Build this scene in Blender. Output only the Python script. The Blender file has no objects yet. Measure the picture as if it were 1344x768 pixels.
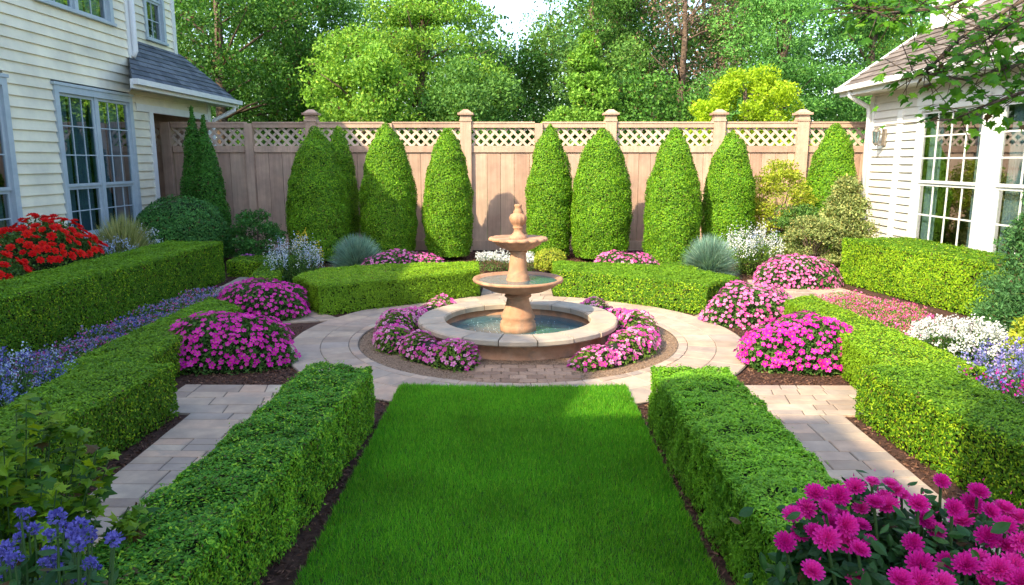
import bpy, math, random
import numpy as np
from mathutils import Vector, Matrix, Quaternion
random.seed(7); rg = np.random.default_rng(11)
S = bpy.context.scene
COL = S.collection
R = math.radians

# ------------------------------------------------------------------ camera
FPX = 950.0; PITCH = R(10.26); YAW = math.atan(8 / 950.0); CAMH = 2.0
cd = bpy.data.cameras.new('camera'); cam = bpy.data.objects.new('camera', cd); COL.objects.link(cam)
cd.sensor_fit = 'HORIZONTAL'; cd.sensor_width = 36.0; cd.lens = 36.0 * FPX / 1344
cd.clip_start = 0.05; cd.clip_end = 2000
cam.location = (0, 0, CAMH); cam.rotation_euler = (R(90) - PITCH, 0, YAW)
S.camera = cam
# ------------------------------------------------------------------ light
SUN = Vector((-0.9, -1.0, 1.0)).normalized()          # towards the sun
w = bpy.data.worlds.new('World'); S.world = w; w.use_nodes = True
nt = w.node_tree; nt.nodes.clear()
sky = nt.nodes.new('ShaderNodeTexSky'); sky.sky_type = 'NISHITA'; sky.sun_disc = False
sky.sun_elevation = math.asin(SUN.z); sky.sun_rotation = math.atan2(SUN.x, SUN.y) % (2 * math.pi)
sky.air_density = 1.0; sky.dust_density = 1.6; sky.ozone_density = 0.5
bg = nt.nodes.new('ShaderNodeBackground'); bg.inputs[1].default_value = 0.15
wo = nt.nodes.new('ShaderNodeOutputWorld')
nt.links.new(sky.outputs[0], bg.inputs[0]); nt.links.new(bg.outputs[0], wo.inputs[0])
sl = bpy.data.lights.new('sun', 'SUN'); sl.energy = 2.35; sl.angle = R(0.6); sl.color = (1.0, 0.86, 0.60)
so = bpy.data.objects.new('sun', sl); COL.objects.link(so)
so.rotation_euler = SUN.to_track_quat('Z', 'Y').to_euler(); so.location = (-10, -10, 15)
S.view_settings.view_transform = 'Standard'; S.view_settings.look = 'None'
S.view_settings.exposure = 1.92; S.view_settings.gamma = 1; S.view_settings.use_curve_mapping = False
S.cycles.max_bounces = 6; S.cycles.transparent_max_bounces = 8
S.cycles.use_denoising = True

def at(px, py, z=0.0, D=None):
    """pixel of the 1344x768 photograph -> point at height z (or at depth D along +Y)"""
    u = (px - 672) / FPX; v = (384 - py) / FPX
    f = Vector((-math.sin(YAW) * math.cos(PITCH), math.cos(YAW) * math.cos(PITCH), -math.sin(PITCH)))
    r = Vector((math.cos(YAW), math.sin(YAW), 0)); up = r.cross(f)
    d = f + r * u + up * v
    t = (z - CAMH) / d.z if D is None else D / d.y
    return Vector((0, 0, CAMH)) + d * t
def px2(pts, z=0.0): return [tuple(at(a, b, z)[:2]) for a, b in pts]

# ------------------------------------------------------------------ materials
MATS = {}
def new_mat(name):
    m = bpy.data.materials.new(name); m.use_nodes = True; n = m.node_tree; n.nodes.clear()
    o = n.nodes.new('ShaderNodeOutputMaterial'); MATS[name] = m
    return m, n, o
def L(n, a, b): n.links.new(a, b)
def rndval(n):
    """0..1 per face (attribute) plus per object"""
    a = n.nodes.new('ShaderNodeAttribute'); a.attribute_name = 'rnd'
    oi = n.nodes.new('ShaderNodeObjectInfo')
    s = n.nodes.new('ShaderNodeMath'); s.operation = 'ADD'; L(n, a.outputs['Fac'], s.inputs[0]); L(n, oi.outputs['Random'], s.inputs[1])
    f = n.nodes.new('ShaderNodeMath'); f.operation = 'FRACT'; L(n, s.outputs[0], f.inputs[0])
    return f.outputs[0]
def ramp(n, fac, cols):
    r = n.nodes.new('ShaderNodeValToRGB'); e = r.color_ramp.elements
    for i, (p, c) in enumerate(cols):
        if i < 2: e[i].position = p; e[i].color = (*c, 1)
        else:
            q = e.new(p); q.color = (*c, 1)
    L(n, fac, r.inputs[0]); return r.outputs[0]
def noise(n, scale, detail=4, rough=.55, coord='Object', dist=0):
    t = n.nodes.new('ShaderNodeTexCoord'); x = n.nodes.new('ShaderNodeTexNoise')
    x.inputs['Scale'].default_value = scale; x.inputs['Detail'].default_value = detail; x.inputs['Roughness'].default_value = rough
    x.inputs['Distortion'].default_value = dist
    L(n, t.outputs[coord], x.inputs['Vector']); return x.outputs['Fac']
def mixc(n, f, a, b, mode='MIX'):
    m = n.nodes.new('ShaderNodeMix'); m.data_type = 'RGBA'; m.blend_type = mode
    for s, v in ((0, f), (6, a), (7, b)):
        if hasattr(v, 'links'): L(n, v, m.inputs[s])
        else: m.inputs[s].default_value = v if s == 0 else (*v, 1)
    return m.outputs[2]
def bump(n, h, st, d=.02):
    b = n.nodes.new('ShaderNodeBump'); b.inputs['Strength'].default_value = st; b.inputs['Distance'].default_value = d
    L(n, h, b.inputs['Height']); return b.outputs[0]
def leaf_mat(name, dark, light, trans=.35, nscale=1.2, spec=.25, rough=.5, namp=.5, gain=1.8):
    m, n, o = new_mat(name)
    dark = tuple(min(.8, v * gain) for v in dark); light = tuple(min(.85, v * gain) for v in light)
    tip = (min(.85, light[0] * 1.45), min(.85, light[1] * 1.1), light[2])
    c = ramp(n, rndval(n), [(0, (.13, .08, .03)), (.018, (.13, .08, .03)), (.03, dark), (.88, light), (1, tip)])
    nz = noise(n, nscale, 3, .6)
    k = ramp(n, nz, [(.35, (1 - namp * .6,) * 3), (.65, (1 + 0 * namp, 1, 1))])
    c = mixc(n, 1.0, c, k, 'MULTIPLY')
    p = n.nodes.new('ShaderNodeBsdfPrincipled'); L(n, c, p.inputs['Base Color'])
    p.inputs['Roughness'].default_value = rough; p.inputs['Specular IOR Level'].default_value = spec
    t = n.nodes.new('ShaderNodeBsdfTranslucent'); L(n, mixc(n, 1.0, c, (1.25, 1.15, .6), 'MULTIPLY'), t.inputs[0])
    x = n.nodes.new('ShaderNodeMixShader'); x.inputs[0].default_value = trans
    L(n, p.outputs[0], x.inputs[1]); L(n, t.outputs[0], x.inputs[2]); L(n, x.outputs[0], o.inputs[0])
    return m
def petal_mat(name, dark, light, mid=None, trans=.3):
    m, n, o = new_mat(name)
    cs = [(0, dark), (1, light)] + ([(.5, mid)] if mid else [])
    c = ramp(n, rndval(n), cs)
    p = n.nodes.new('ShaderNodeBsdfPrincipled'); L(n, c, p.inputs['Base Color'])
    p.inputs['Roughness'].default_value = .55; p.inputs['Specular IOR Level'].default_value = .2
    t = n.nodes.new('ShaderNodeBsdfTranslucent'); L(n, c, t.inputs[0])
    x = n.nodes.new('ShaderNodeMixShader'); x.inputs[0].default_value = trans
    L(n, p.outputs[0], x.inputs[1]); L(n, t.outputs[0], x.inputs[2]); L(n, x.outputs[0], o.inputs[0])
    return m
def surf_mat(name, cols, nscale=6, rough=.7, bscale=60, bst=.3, bd=.01, use_rnd=False, spec=.3, detail=6, stain=None, metallic=0, streak=False):
    m, n, o = new_mat(name)
    nz = noise(n, nscale, detail, .6)
    if use_rnd:
        c = ramp(n, rndval(n), cols)
        k = ramp(n, nz, [(.3, (.72, .72, .74)), (.7, (1.08, 1.06, 1.02))]); c = mixc(n, 1.0, c, k, 'MULTIPLY')
    else: c = ramp(n, nz, cols)
    if stain:
        s = ramp(n, noise(n, stain[0], 5, .65, dist=.6), [(.5, (0, 0, 0)), (.72, (1, 1, 1))])
        c = mixc(n, s, c, stain[1])
    if streak:
        t = n.nodes.new('ShaderNodeTexCoord'); mp = n.nodes.new('ShaderNodeMapping'); mp.inputs['Scale'].default_value = (14, 14, .7)
        L(n, t.outputs['Object'], mp.inputs[0]); x = n.nodes.new('ShaderNodeTexNoise'); x.inputs['Scale'].default_value = 2; x.inputs['Detail'].default_value = 5
        L(n, mp.outputs[0], x.inputs['Vector'])
        c = mixc(n, 1.0, c, ramp(n, x.outputs['Fac'], [(.3, (.84, .83, .8)), (.65, (1.02, 1.01, 1))]), 'MULTIPLY')
    p = n.nodes.new('ShaderNodeBsdfPrincipled'); L(n, c, p.inputs['Base Color'])
    p.inputs['Roughness'].default_value = rough; p.inputs['Specular IOR Level'].default_value = spec; p.inputs['Metallic'].default_value = metallic
    if bst: L(n, bump(n, noise(n, bscale, 5, .7), bst, bd), p.inputs['Normal'])
    L(n, p.outputs[0], o.inputs[0]); return m

hedge_leaf = leaf_mat('boxwood_leaf', (.05, .18, .009), (.33, .57, .022), .30, 1.1, namp=.35, gain=1)
hedge_fine = leaf_mat('arborvitae_leaf', (.05, .23, .018), (.30, .62, .035), .30, 3.5, namp=.45, gain=1)
cyp_leaf = leaf_mat('cypress_leaf', (.05, .19, .009), (.25, .50, .020), .30, 2.0, namp=.4, gain=1)
cyp_dark = leaf_mat('dark_cypress_leaf', (.016, .07, .006), (.05, .16, .016), .25, 2.0)
ball_leaf = leaf_mat('holly_leaf', (.016, .07, .012), (.055, .16, .03), .2, 2.0)
bush_leaf = leaf_mat('bush_leaf', (.025, .075, .015), (.09, .18, .035), .3, 4)
lime_leaf = leaf_mat('lime_leaf', (.16, .25, .015), (.42, .48, .05), .4, 2, gain=1.3)
varieg = leaf_mat('variegated_leaf', (.09, .16, .04), (.38, .42, .15), .35, 3, gain=1.3)
conif = leaf_mat('spruce_needle', (.014, .055, .014), (.06, .15, .045), .2, 3)
blueg = leaf_mat('blue_fescue_blade', (.10, .21, .17), (.28, .44, .36), .3, 3, gain=1.3)
strawg = leaf_mat('fountain_grass_blade', (.16, .20, .05), (.42, .44, .2), .35, 3, gain=1.4)
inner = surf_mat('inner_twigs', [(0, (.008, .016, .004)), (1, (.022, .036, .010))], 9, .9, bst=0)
grass_m = leaf_mat('lawn_grass', (.07, .34, .016), (.24, .62, .036), .42, 1.1, namp=.55, gain=1)
bark = surf_mat('bark', [(0, (.06, .04, .03)), (1, (.20, .14, .10))], 9, .9, 25, .8, .03)
mulch_m = surf_mat('bark_mulch', [(.3, (.035, .017, .012)), (.75, (.15, .07, .045))], 26, .95, 90, .9, .02, detail=8)
chip_m = surf_mat('bark_chip', [(0, (.03, .015, .01)), (.6, (.14, .065, .04)), (1, (.26, .14, .09))], 10, .9, use_rnd=True, bst=0)
soil_m = surf_mat('lawn_soil', [(0, (.02, .05, .006)), (1, (.04, .10, .012))], 20, .95, bst=.4)
meadow_m = surf_mat('field_grass', [(.3, (.03, .07, .012)), (.7, (.06, .12, .02))], .5, .95, 8, .6, .05)
gravel_m = surf_mat('gravel', [(.3, (.17, .105, .065)), (.7, (.46, .31, .20))], 60, .95, 110, 1.0, .02, detail=8)
pebble_m = surf_mat('pebble', [(0, (.14, .09, .06)), (1, (.50, .35, .23))], 10, .9, use_rnd=True, bst=0)
paver_m = surf_mat('paver_stone', [(0, (.33, .25, .195)), (.25, (.50, .38, .28)), (.5, (.40, .33, .275)), (.75, (.56, .38, .27)), (1, (.54, .44, .335))], 5, .8, 45, .35, .006, use_rnd=True, spec=.2, stain=(3.0, (.36, .29, .23)))
joint_m = surf_mat('paving_sand', [(.3, (.09, .07, .055)), (.7, (.19, .15, .11))], 40, .95)
fence_m = surf_mat('fence_wood', [(0, (.43, .28, .21)), (1, (.63, .44, .33))], 3, .7, 60, .2, .004, use_rnd=True, spec=.2, streak=True, stain=(1.4, (.44, .32, .24)))
lattice_m = surf_mat('lattice_wood', [(0, (.55, .42, .33)), (1, (.68, .54, .43))], 3, .7, 60, .2, .004, use_rnd=True)
cream_m = surf_mat('cream_siding', [(0, (.80, .75, .58)), (1, (.86, .81, .64))], 1.2, .55, 80, .12, .003, use_rnd=True)
rsiding_m = surf_mat('white_siding', [(0, (.66, .64, .60)), (1, (.72, .70, .65))], 1.2, .5, 80, .12, .003, use_rnd=True)
trim_m = surf_mat('white_trim', [(.3, (.66, .66, .64)), (.7, (.74, .74, .72))], 4, .45, 50, .08, .003)
greytrim_m = surf_mat('grey_trim', [(.3, (.36, .43, .47)), (.7, (.46, .52, .55))], 5, .5, 50, .1, .003)
slate_m = surf_mat('slate_shingle', [(0, (.075, .09, .11)), (1, (.17, .19, .22))], 8, .8, 60, .5, .005, use_rnd=True)
brown_m = surf_mat('brown_shingle', [(0, (.13, .105, .09)), (1, (.24, .20, .17))], 8, .85, 60, .5, .005, use_rnd=True)
stone_m = surf_mat('terracotta_stone', [(.25, (.29, .14, .075)), (.5, (.47, .25, .145)), (.78, (.60, .38, .25))], 5, .75, 70, .45, .006, stain=(4.5, (.22, .16, .115)), spec=.25)
coping_m = surf_mat('coping_stone', [(0, (.40, .35, .28)), (.5, (.50, .41, .32)), (1, (.56, .42, .29))], 6, .7, 60, .35, .005, use_rnd=True, stain=(5, (.36, .33, .28)))
dark_m = surf_mat('dark_room', [(0, (.03, .03, .03)), (1, (.06, .055, .05))], 3, .9, bst=0)
curt_m = surf_mat('curtain', [(0, (.35, .38, .38)), (1, (.5, .52, .5))], 3, .9, bst=0)
porch_m = surf_mat('tan_siding', [(0, (.42, .28, .20)), (1, (.50, .34, .25))], 3, .7, use_rnd=True)
metal_m = surf_mat('aged_metal', [(0, (.25, .22, .19)), (1, (.4, .36, .31))], 9, .45, bst=.1, metallic=.6)
stem_m = surf_mat('green_stem', [(0, (.02, .06, .01)), (1, (.05, .11, .02))], 9, .7, bst=0)
bluecurt_m = surf_mat('blue_curtain', [(0, (.20, .27, .32)), (1, (.3, .37, .42))], 3, .9, bst=0)
def glass_mat(name, f, tint):
    m, n, o = new_mat(name)
    g = n.nodes.new('ShaderNodeBsdfGlossy'); g.inputs['Roughness'].default_value = .02; g.inputs[0].default_value = (.9, .95, .97, 1)
    t = n.nodes.new('ShaderNodeBsdfTransparent'); t.inputs[0].default_value = (*tint, 1)
    L(n, bump(n, noise(n, 1.6, 2, .5), .05, .02), g.inputs['Normal'])
    x = n.nodes.new('ShaderNodeMixShader'); x.inputs[0].default_value = f
    L(n, t.outputs[0], x.inputs[1]); L(n, g.outputs[0], x.inputs[2]); L(n, x.outputs[0], o.inputs[0]); return m
glass_m = glass_mat('window_glass', .30, (.45, .58, .62))
m, n, o = new_mat('pool_water')
p = n.nodes.new('ShaderNodeBsdfPrincipled'); p.inputs['Base Color'].default_value = (.05, .13, .15, 1); p.inputs['Roughness'].default_value = .06
p.inputs['Specular IOR Level'].default_value = .9
L(n, bump(n, noise(n, 16, 2, .5, dist=.5), .25, .02), p.inputs['Normal']); L(n, p.outputs[0], o.inputs[0]); water_m = m
magenta = petal_mat('magenta_petal', (.60, .006, .31), (.88, .06, .48), (.76, .015, .40))
hotpink = petal_mat('pink_petal', (.62, .05, .30), (.85, .32, .58), (.75, .12, .42))
redp = petal_mat('red_petal', (.78, .004, .010), (.92, .03, .015))

redheart = petal_mat('red_heart', (.4, .002, .006), (.5, .01, .01))
bluep = petal_mat('blue_petal', (.13, .16, .45), (.34, .38, .72))
violp = petal_mat('violet_petal', (.09, .08, .34), (.24, .21, .64))
whitep = petal_mat('white_petal', (.66, .67, .62), (.85, .86, .84))
paleb = petal_mat('pale_blue_petal', (.36, .45, .70), (.72, .78, .88))
purp = petal_mat('purple_petal', (.26, .20, .42), (.58, .47, .66), (.40, .36, .58))
yellp = petal_mat('yellow_petal', (.75, .48, .02), (.85, .7, .08))
dahl = petal_mat('dahlia_petal', (.60, .008, .25), (.90, .06, .42), (.78, .02, .33))
heart = petal_mat('flower_heart', (.45, .25, .02), (.6, .4, .05))

# ------------------------------------------------------------------ mesh helpers
class MB:
    def __init__(s): s.V = []; s.n = 0; s.F = []; s.M = []; s.R = []; s.sm = []
    def add(s, V, F, m=0, rnd=None, smooth=False):
        V = np.asarray(V, float).reshape(-1, 3); F = np.asarray(F, int)
        s.V.append(V); s.F.append(F + s.n); s.n += len(V)
        s.M.append(np.full(len(F), m)); s.sm.append(np.full(len(F), smooth))
        s.R.append(np.full(len(F), random.random()) if rnd is None else np.asarray(rnd, float) * np.ones(len(F))); return s
    def box(s, x0, x1, y0, y1, z0, z1, m=0, rnd=None):
        V = [(x, y, z) for x in (x0, x1) for y in (y0, y1) for z in (z0, z1)]
        return s.add(V, [(0, 1, 3, 2), (4, 6, 7, 5), (0, 4, 5, 1), (2, 3, 7, 6), (0, 2, 6, 4), (1, 5, 7, 3)], m, rnd)
    def bar(s, a, b, wx, wy, m=0, rnd=None, up=(0, 0, 1)):
        a = Vector(a); b = Vector(b); d = (b - a).normalized(); u = d.cross(Vector(up))
        if u.length < 1e-3: u = d.cross(Vector((1, 0, 0)))
        u.normalize(); v = u.cross(d); V = []
        for q in (a, b):
            for i, j in ((-1, -1), (1, -1), (1, 1), (-1, 1)): V.append(q + u * wx * i / 2 + v * wy * j / 2)
        return s.add(V, [(0, 1, 2, 3), (7, 6, 5, 4), (0, 4, 5, 1), (1, 5, 6, 2), (2, 6, 7, 3), (3, 7, 4, 0)], m, rnd)
    def prism(s, poly, z0, z1, m=0, rnd=None):
        k = len(poly); V = [(x, y, z0) for x, y in poly] + [(x, y, z1) for x, y in poly]
        s.poly(V[k:], m, rnd)
        return s.add(V, [(i, (i + 1) % k, k + (i + 1) % k, k + i) for i in range(k)], m, rnd)
    def poly(s, V, m=0, rnd=None):
        k = len(V)
        if k == 4: return s.add(V, [(0, 1, 2, 3)], m, rnd)
        return s.add(V, [(0, i, i + 1, i + 1) for i in range(1, k - 1)], m, rnd)
    def tube(s, P, r, seg=8, m=0, rnd=None):
        P = [Vector(p) for p in P]; V = []; r = r if hasattr(r, '__len__') else [r] * len(P); u = None
        for i, p in enumerate(P):
            d = (P[min(i + 1, len(P) - 1)] - P[max(i - 1, 0)]).normalized()
            if u is None: u = d.orthogonal().normalized()
            u = (u - d * u.dot(d)).normalized(); v = d.cross(u)
            for k in range(seg):
                a = 2 * math.pi * k / seg; V.append(p + (u * math.cos(a) + v * math.sin(a)) * r[i])
        F = [(i * seg + k, i * seg + (k + 1) % seg, (i + 1) * seg + (k + 1) % seg, (i + 1) * seg + k) for i in range(len(P) - 1) for k in range(seg)]
        F += [(0, seg - k - 1, seg - k, seg - k) if False else (0, k + 1, k, k) for k in range(1, seg - 1)]
        b = (len(P) - 1) * seg; F += [(b, b + k, b + k + 1, b + k + 1) for k in range(1, seg - 1)]
        return s.add(V, F, m, rnd, True)
    def lathe(s, prof, seg=48, m=0, rnd=None, cx=0, cy=0, wob=None):
        V = []
        for j, (r, z) in enumerate(prof):
            for k in range(seg):
                a = 2 * math.pi * k / seg; rr = r * (1 + (wob(j, a) if wob else 0)); V.append((cx + rr * math.cos(a), cy + rr * math.sin(a), z))
        F = [(j * seg + k, j * seg + (k + 1) % seg, (j + 1) * seg + (k + 1) % seg, (j + 1) * seg + k) for j in range(len(prof) - 1) for k in range(seg)]
        return s.add(V, F, m, rnd, True)
    def build(s, name, mats, parent=None):
        V = np.concatenate(s.V); F = np.concatenate(s.F) if s.F else np.zeros((0, 4), int)
        M = np.concatenate(s.M); RR = np.concatenate(s.R); SM = np.concatenate(s.sm)
        tri = F[:, 2] == F[:, 3]; cnt = np.where(tri, 3, 4); keep = np.ones(F.shape, bool); keep[tri, 3] = False
        me = bpy.data.meshes.new(name); me.vertices.add(len(V)); me.vertices.foreach_set('co', V.astype(np.float32).ravel())
        me.loops.add(int(cnt.sum())); me.loops.foreach_set('vertex_index', F[keep].astype(np.int32))
        me.polygons.add(len(F)); st = np.concatenate([[0], np.cumsum(cnt)[:-1]]).astype(np.int32)
        me.polygons.foreach_set('loop_start', st); me.polygons.foreach_set('loop_total', cnt.astype(np.int32))
        me.polygons.foreach_set('material_index', M.astype(np.int32)); me.polygons.foreach_set('use_smooth', SM.astype(bool))
        a = me.attributes.new('rnd', 'FLOAT', 'FACE'); a.data.foreach_set('value', (RR * .999).astype(np.float32))
        me.update(calc_edges=True)
        for q in (mats if isinstance(mats, (list, tuple)) else [mats]): me.materials.append(q)
        ob = bpy.data.objects.new(name, me); COL.objects.link(ob)
        if parent: ob.parent = parent; ob.matrix_parent_inverse = Matrix.Identity(4)
        return ob
def tag(o, label=None, cat=None, group=None, kind=None):
    if label: o['label'] = label
    if cat: o['category'] = cat
    if group: o['group'] = group
    if kind: o['kind'] = kind
    return o
def empty(name, loc, label, cat, group=None):
    o = bpy.data.objects.new(name, None); COL.objects.link(o); o.location = loc; o.empty_display_size = .1
    return tag(o, label, cat, group)
def nrm(a): return a / np.maximum(np.linalg.norm(a, axis=1, keepdims=True), 1e-9)
def fuzz(P, k=3.0):
    """smooth pseudo noise in -1..1"""
    x, y, z = P[:, 0] * k, P[:, 1] * k, P[:, 2] * k
    return (np.sin(x * 1.7 + 1.3 * np.sin(y * 1.1 + z)) + np.sin(y * 2.1 + 1.7 * np.sin(z * 1.3 + x * .7)) + np.sin(z * 1.9 + 1.5 * np.sin(x * 1.2 - y))) / 3
def leaves(mb, P, N, ln, wd, out=.5, m=0, jit=.3, rnd=None, fold=.15, flat=None):
    n = len(P)
    if n == 0: return
    if flat is None:
        d = nrm(rg.normal(size=(n, 3)) + N * out * 2.0)
        s = nrm(np.cross(d, nrm(rg.normal(size=(n, 3)))))
    else:                                             # blades lie along the clipped face, tilted by flat
        q = nrm(N + rg.normal(size=(n, 3)) * flat); d = rg.normal(size=(n, 3)) + N * out; d = nrm(d - q * (d * q).sum(1)[:, None]); s = nrm(np.cross(q, d))
    nn = np.cross(s, d); l = (ln * (1 + jit * rg.uniform(-1, 1, n)))[:, None]; w_ = (wd * (1 + jit * rg.uniform(-1, 1, n)))[:, None]
    base = P - d * l * .5
    a = base; c = base + d * l; b = base + d * l * .45 + s * w_ * .5 + nn * w_ * fold; e = base + d * l * .45 - s * w_ * .5 + nn * w_ * fold
    V = np.stack([a, b, c, e], 1).reshape(-1, 3); F = np.arange(4 * n).reshape(-1, 4)
    mb.add(V, F, m, rg.uniform(0, 1, n) if rnd is None else rnd)
def blades(mb, P, h, wd, lean=.35, m=0, dirs=None, rnd=None):
    n = len(P); a = rg.uniform(0, 2 * np.pi, n); hh = (h * rg.uniform(.65, 1.25, n))[:, None]
    s = np.stack([np.cos(a), np.sin(a), 0 * a], 1) * wd / 2
    t = np.stack([rg.normal(size=n) * lean, rg.normal(size=n) * lean, np.ones(n)], 1) if dirs is None else dirs
    t = nrm(t) * hh
    V = np.stack([P - s, P + s, P + t], 1).reshape(-1, 3); I = np.arange(n) * 3
    mb.add(V, np.stack([I, I + 1, I + 2, I + 2], 1), m, rg.uniform(0, 1, n) if rnd is None else rnd)

# ------------------------------------------------------------------ ground
mb = MB(); mb.poly([(-600, -300, -.02), (600, -300, -.02), (600, 900, -.02), (-600, 900, -.02)])
tag(mb.build('field', meadow_m), kind='structure')
g = MB(); nx, ny = 60, 70
X = np.linspace(-15, 13, nx); Y = np.linspace(-3, 16.6, ny); XX, YY = np.meshgrid(X, Y)
ZZ = 0 * XX + .0
g.add(np.stack([XX.ravel(), YY.ravel(), ZZ.ravel()], 1), [(j * nx + i, j * nx + i + 1, (j + 1) * nx + i + 1, (j + 1) * nx + i) for j in range(ny - 1) for i in range(nx - 1)])
tag(g.build('mulch_bed', mulch_m), kind='structure')
CX, CY = 0.0, 8.1
def disc(r, z, seg=96): return [(CX + r * math.cos(2 * math.pi * k / seg), CY + r * math.sin(2 * math.pi * k / seg), z) for k in range(seg)]
mb = MB(); mb.poly(disc(1.80, .012)); tag(mb.build('gravel_ring', gravel_m), kind='structure')
mb = MB()                                             # sand bed under the paving
rim_a = disc(1.79, .0205); rim_b = disc(2.55, .0205)
mb.add(rim_a + rim_b, [(k, (k + 1) % 96, 96 + (k + 1) % 96, 96 + k) for k in range(96)])
PATHS = {   # near-left, near-right, far-right, far-left
    'left': [(-2.52, .4), (-1.78, .4), (-1.72, 5.5), (-2.62, 5.5)],
    'left_cross': [(-3.0, 5.51), (-1.5, 5.51), (-1.75, 6.26), (-3.0, 6.26)],
    'right': [(1.64, .4), (2.46, .4), (2.58, 5.5), (1.62, 5.5)],
    'right_cross': [(1.5, 5.51), (2.98, 5.51), (3.0, 6.28), (1.75, 6.28)],
    'back': [(-.56, 10.45), (.53, 10.45), (.53, 12.7), (-.56, 12.7)],
    'left_rear': [(-4.6, 8.8), (-3.7, 8.6), (-4.35, 12.4), (-4.85, 12.4)],
    'left_link': [(-3.65, 8.65), (-2.2, 9.0), (-2.9, 9.7), (-3.9, 9.8)],
    'right_rear': [(3.3, 9.75), (5.3, 10.4), (5.0, 12.2), (3.9, 12.2)],
    'right_link': [(2.2, 9.1), (3.6, 9.3), (3.6, 10.1), (2.9, 10.2)]}
for q in PATHS.values(): mb.poly([(x, y, .0145) for x, y in q])
tag(mb.build('paving_bed', joint_m), kind='structure')
def stone(mb, q, z, gap=.005, th=.02):
    c = np.mean(q, axis=0); q = [np.array(p) for p in q]; top = []
    for p in q:
        d = p - c; l = np.linalg.norm(d); top.append(p - d / l * gap)
    z += random.uniform(-.002, .002); k = len(q); r = random.random()
    ins = [p - (p - c) / np.linalg.norm(p - c) * .006 for p in top]
    V = [(*p, 0.0) for p in top] + [(*p, z - .005) for p in top] + [(*p, z) for p in ins]
    F = [(i, (i + 1) % k, k + (i + 1) % k, k + i) for i in range(k)] + [(k + i, k + (i + 1) % k, 2 * k + (i + 1) % k, 2 * k + i) for i in range(k)]
    mb.add(V, F, 0, r); mb.poly(V[2 * k:], 0, r)
def quad_paving(mb, Q, z, row=.24):
    Q = [np.array(p, float) for p in Q]
    lenv = (np.linalg.norm(Q[3] - Q[0]) + np.linalg.norm(Q[2] - Q[1])) / 2; lenu = (np.linalg.norm(Q[1] - Q[0]) + np.linalg.norm(Q[2] - Q[3])) / 2
    P = lambda u, v: (Q[0] * (1 - u) + Q[1] * u) * (1 - v) + (Q[3] * (1 - u) + Q[2] * u) * v
    v = 0
    while v < 1 - 1e-6:
        dv = random.choice((.11, .15, .2)) / lenv; v2 = min(1, v + dv)
        if 1 - v2 < .1 / lenv: v2 = 1
        u = 0
        while u < 1 - 1e-6:
            u2 = min(1, u + random.choice((.16, .24, .32, .42)) / lenu)
            if 1 - u2 < .12 / lenu: u2 = 1
            stone(mb, [P(u, v), P(u2, v), P(u2, v2), P(u, v2)], z); u = u2
        v = v2
mb = MB()
for r0, r1, nn in ((1.80, 1.90, 70), (1.90, 2.20, 50), (2.20, 2.54, 46)):
    a0 = random.random(); a = a0; k = 0
    while k < nn:
        da = 2 * math.pi / nn; pts = []
        for t in (0, .5, 1): pts.append((CX + r1 * math.cos(a + da * t), CY + r1 * math.sin(a + da * t)))
        for t in (1, .5, 0): pts.append((CX + r0 * math.cos(a + da * t), CY + r0 * math.sin(a + da * t)))
        stone(mb, pts, .028, .003); a += da; k += 1
tag(mb.build('circle_paving', paver_m), kind='structure')
mb = MB()
for k, q in PATHS.items(): quad_paving(mb, q, .022 if 'cross' not in k and 'link' not in k else .020)
tag(mb.build('garden_path', paver_m), kind='structure')
mb = MB()                                             # pavers sunk in the gravel in front of the pool
for j in range(5):
    for i in range(6):
        x0 = -.5 + i * .17 + (j % 2) * .08; y0 = 6.36 + j * .115
        if (x0 + .08) ** 2 + (y0 + .055 - CY) ** 2 > 1.03 ** 2: stone(mb, [(x0, y0), (x0 + .168, y0), (x0 + .168, y0 + .113), (x0, y0 + .113)], .018)
tag(mb.build('paver_apron', surf_mat('brick_paver', [(0, (.28, .17, .11)), (1, (.46, .30, .20))], 8, .85, 60, .5, .006, use_rnd=True)), kind='structure')

# lawn
def lawn_edge_x(y): return -1.04 + .02 * math.sin(y * 3), .945 + .015 * math.sin(y * 4)
fy = lambda x: 6.16 + .06 * (abs(x) / 1.0) ** 2
mb = MB(); V = []
ys = np.linspace(.3, 1, 24)
for v in np.linspace(0, 1, 30):
    for u in np.linspace(0, 1, 12):
        x = -1.03 + u * 1.97; y = .3 + v * (fy(x) - .3); V.append((x, y, .03))
mb.add(V, [(j * 12 + i, j * 12 + i + 1, (j + 1) * 12 + i + 1, (j + 1) * 12 + i) for j in range(29) for i in range(11)])
tag(mb.build('lawn', soil_m), kind='structure')
mb = MB(); n = 230000
x = rg.uniform(-1.05, .965, n); vv = rg.uniform(0, 1, n) ** .8; y = 1.0 + vv * (6.16 + .06 * x * x + .015 * rg.normal(size=n) - 1.0)
corner = (np.abs(x) > .86) & (y > 6.16 - .6 * 0) ; P = np.stack([x + .006 * np.sin(y * 37), y, np.full(n, .026)], 1)
cut = ((np.abs(x + .04) - .93).clip(0) / .08) ** 2 + ((y - 6.16).clip(0) / .08) ** 2 < 1
P = P[cut]
lush = .8 + .35 * fuzz(P * [1, 1, 0], 1.6)
r_ = np.clip(.45 + .25 * fuzz(P * [1, 1, 0] + 5, 1.3) + rg.uniform(-.35, .35, len(P)), 0, 1)
blades(mb, P, .040, .0055, .38, rnd=r_)
tag(mb.build('lawn_grass', grass_m), 'short bright green lawn grass between the two front hedges', 'grass', kind='stuff')

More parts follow.
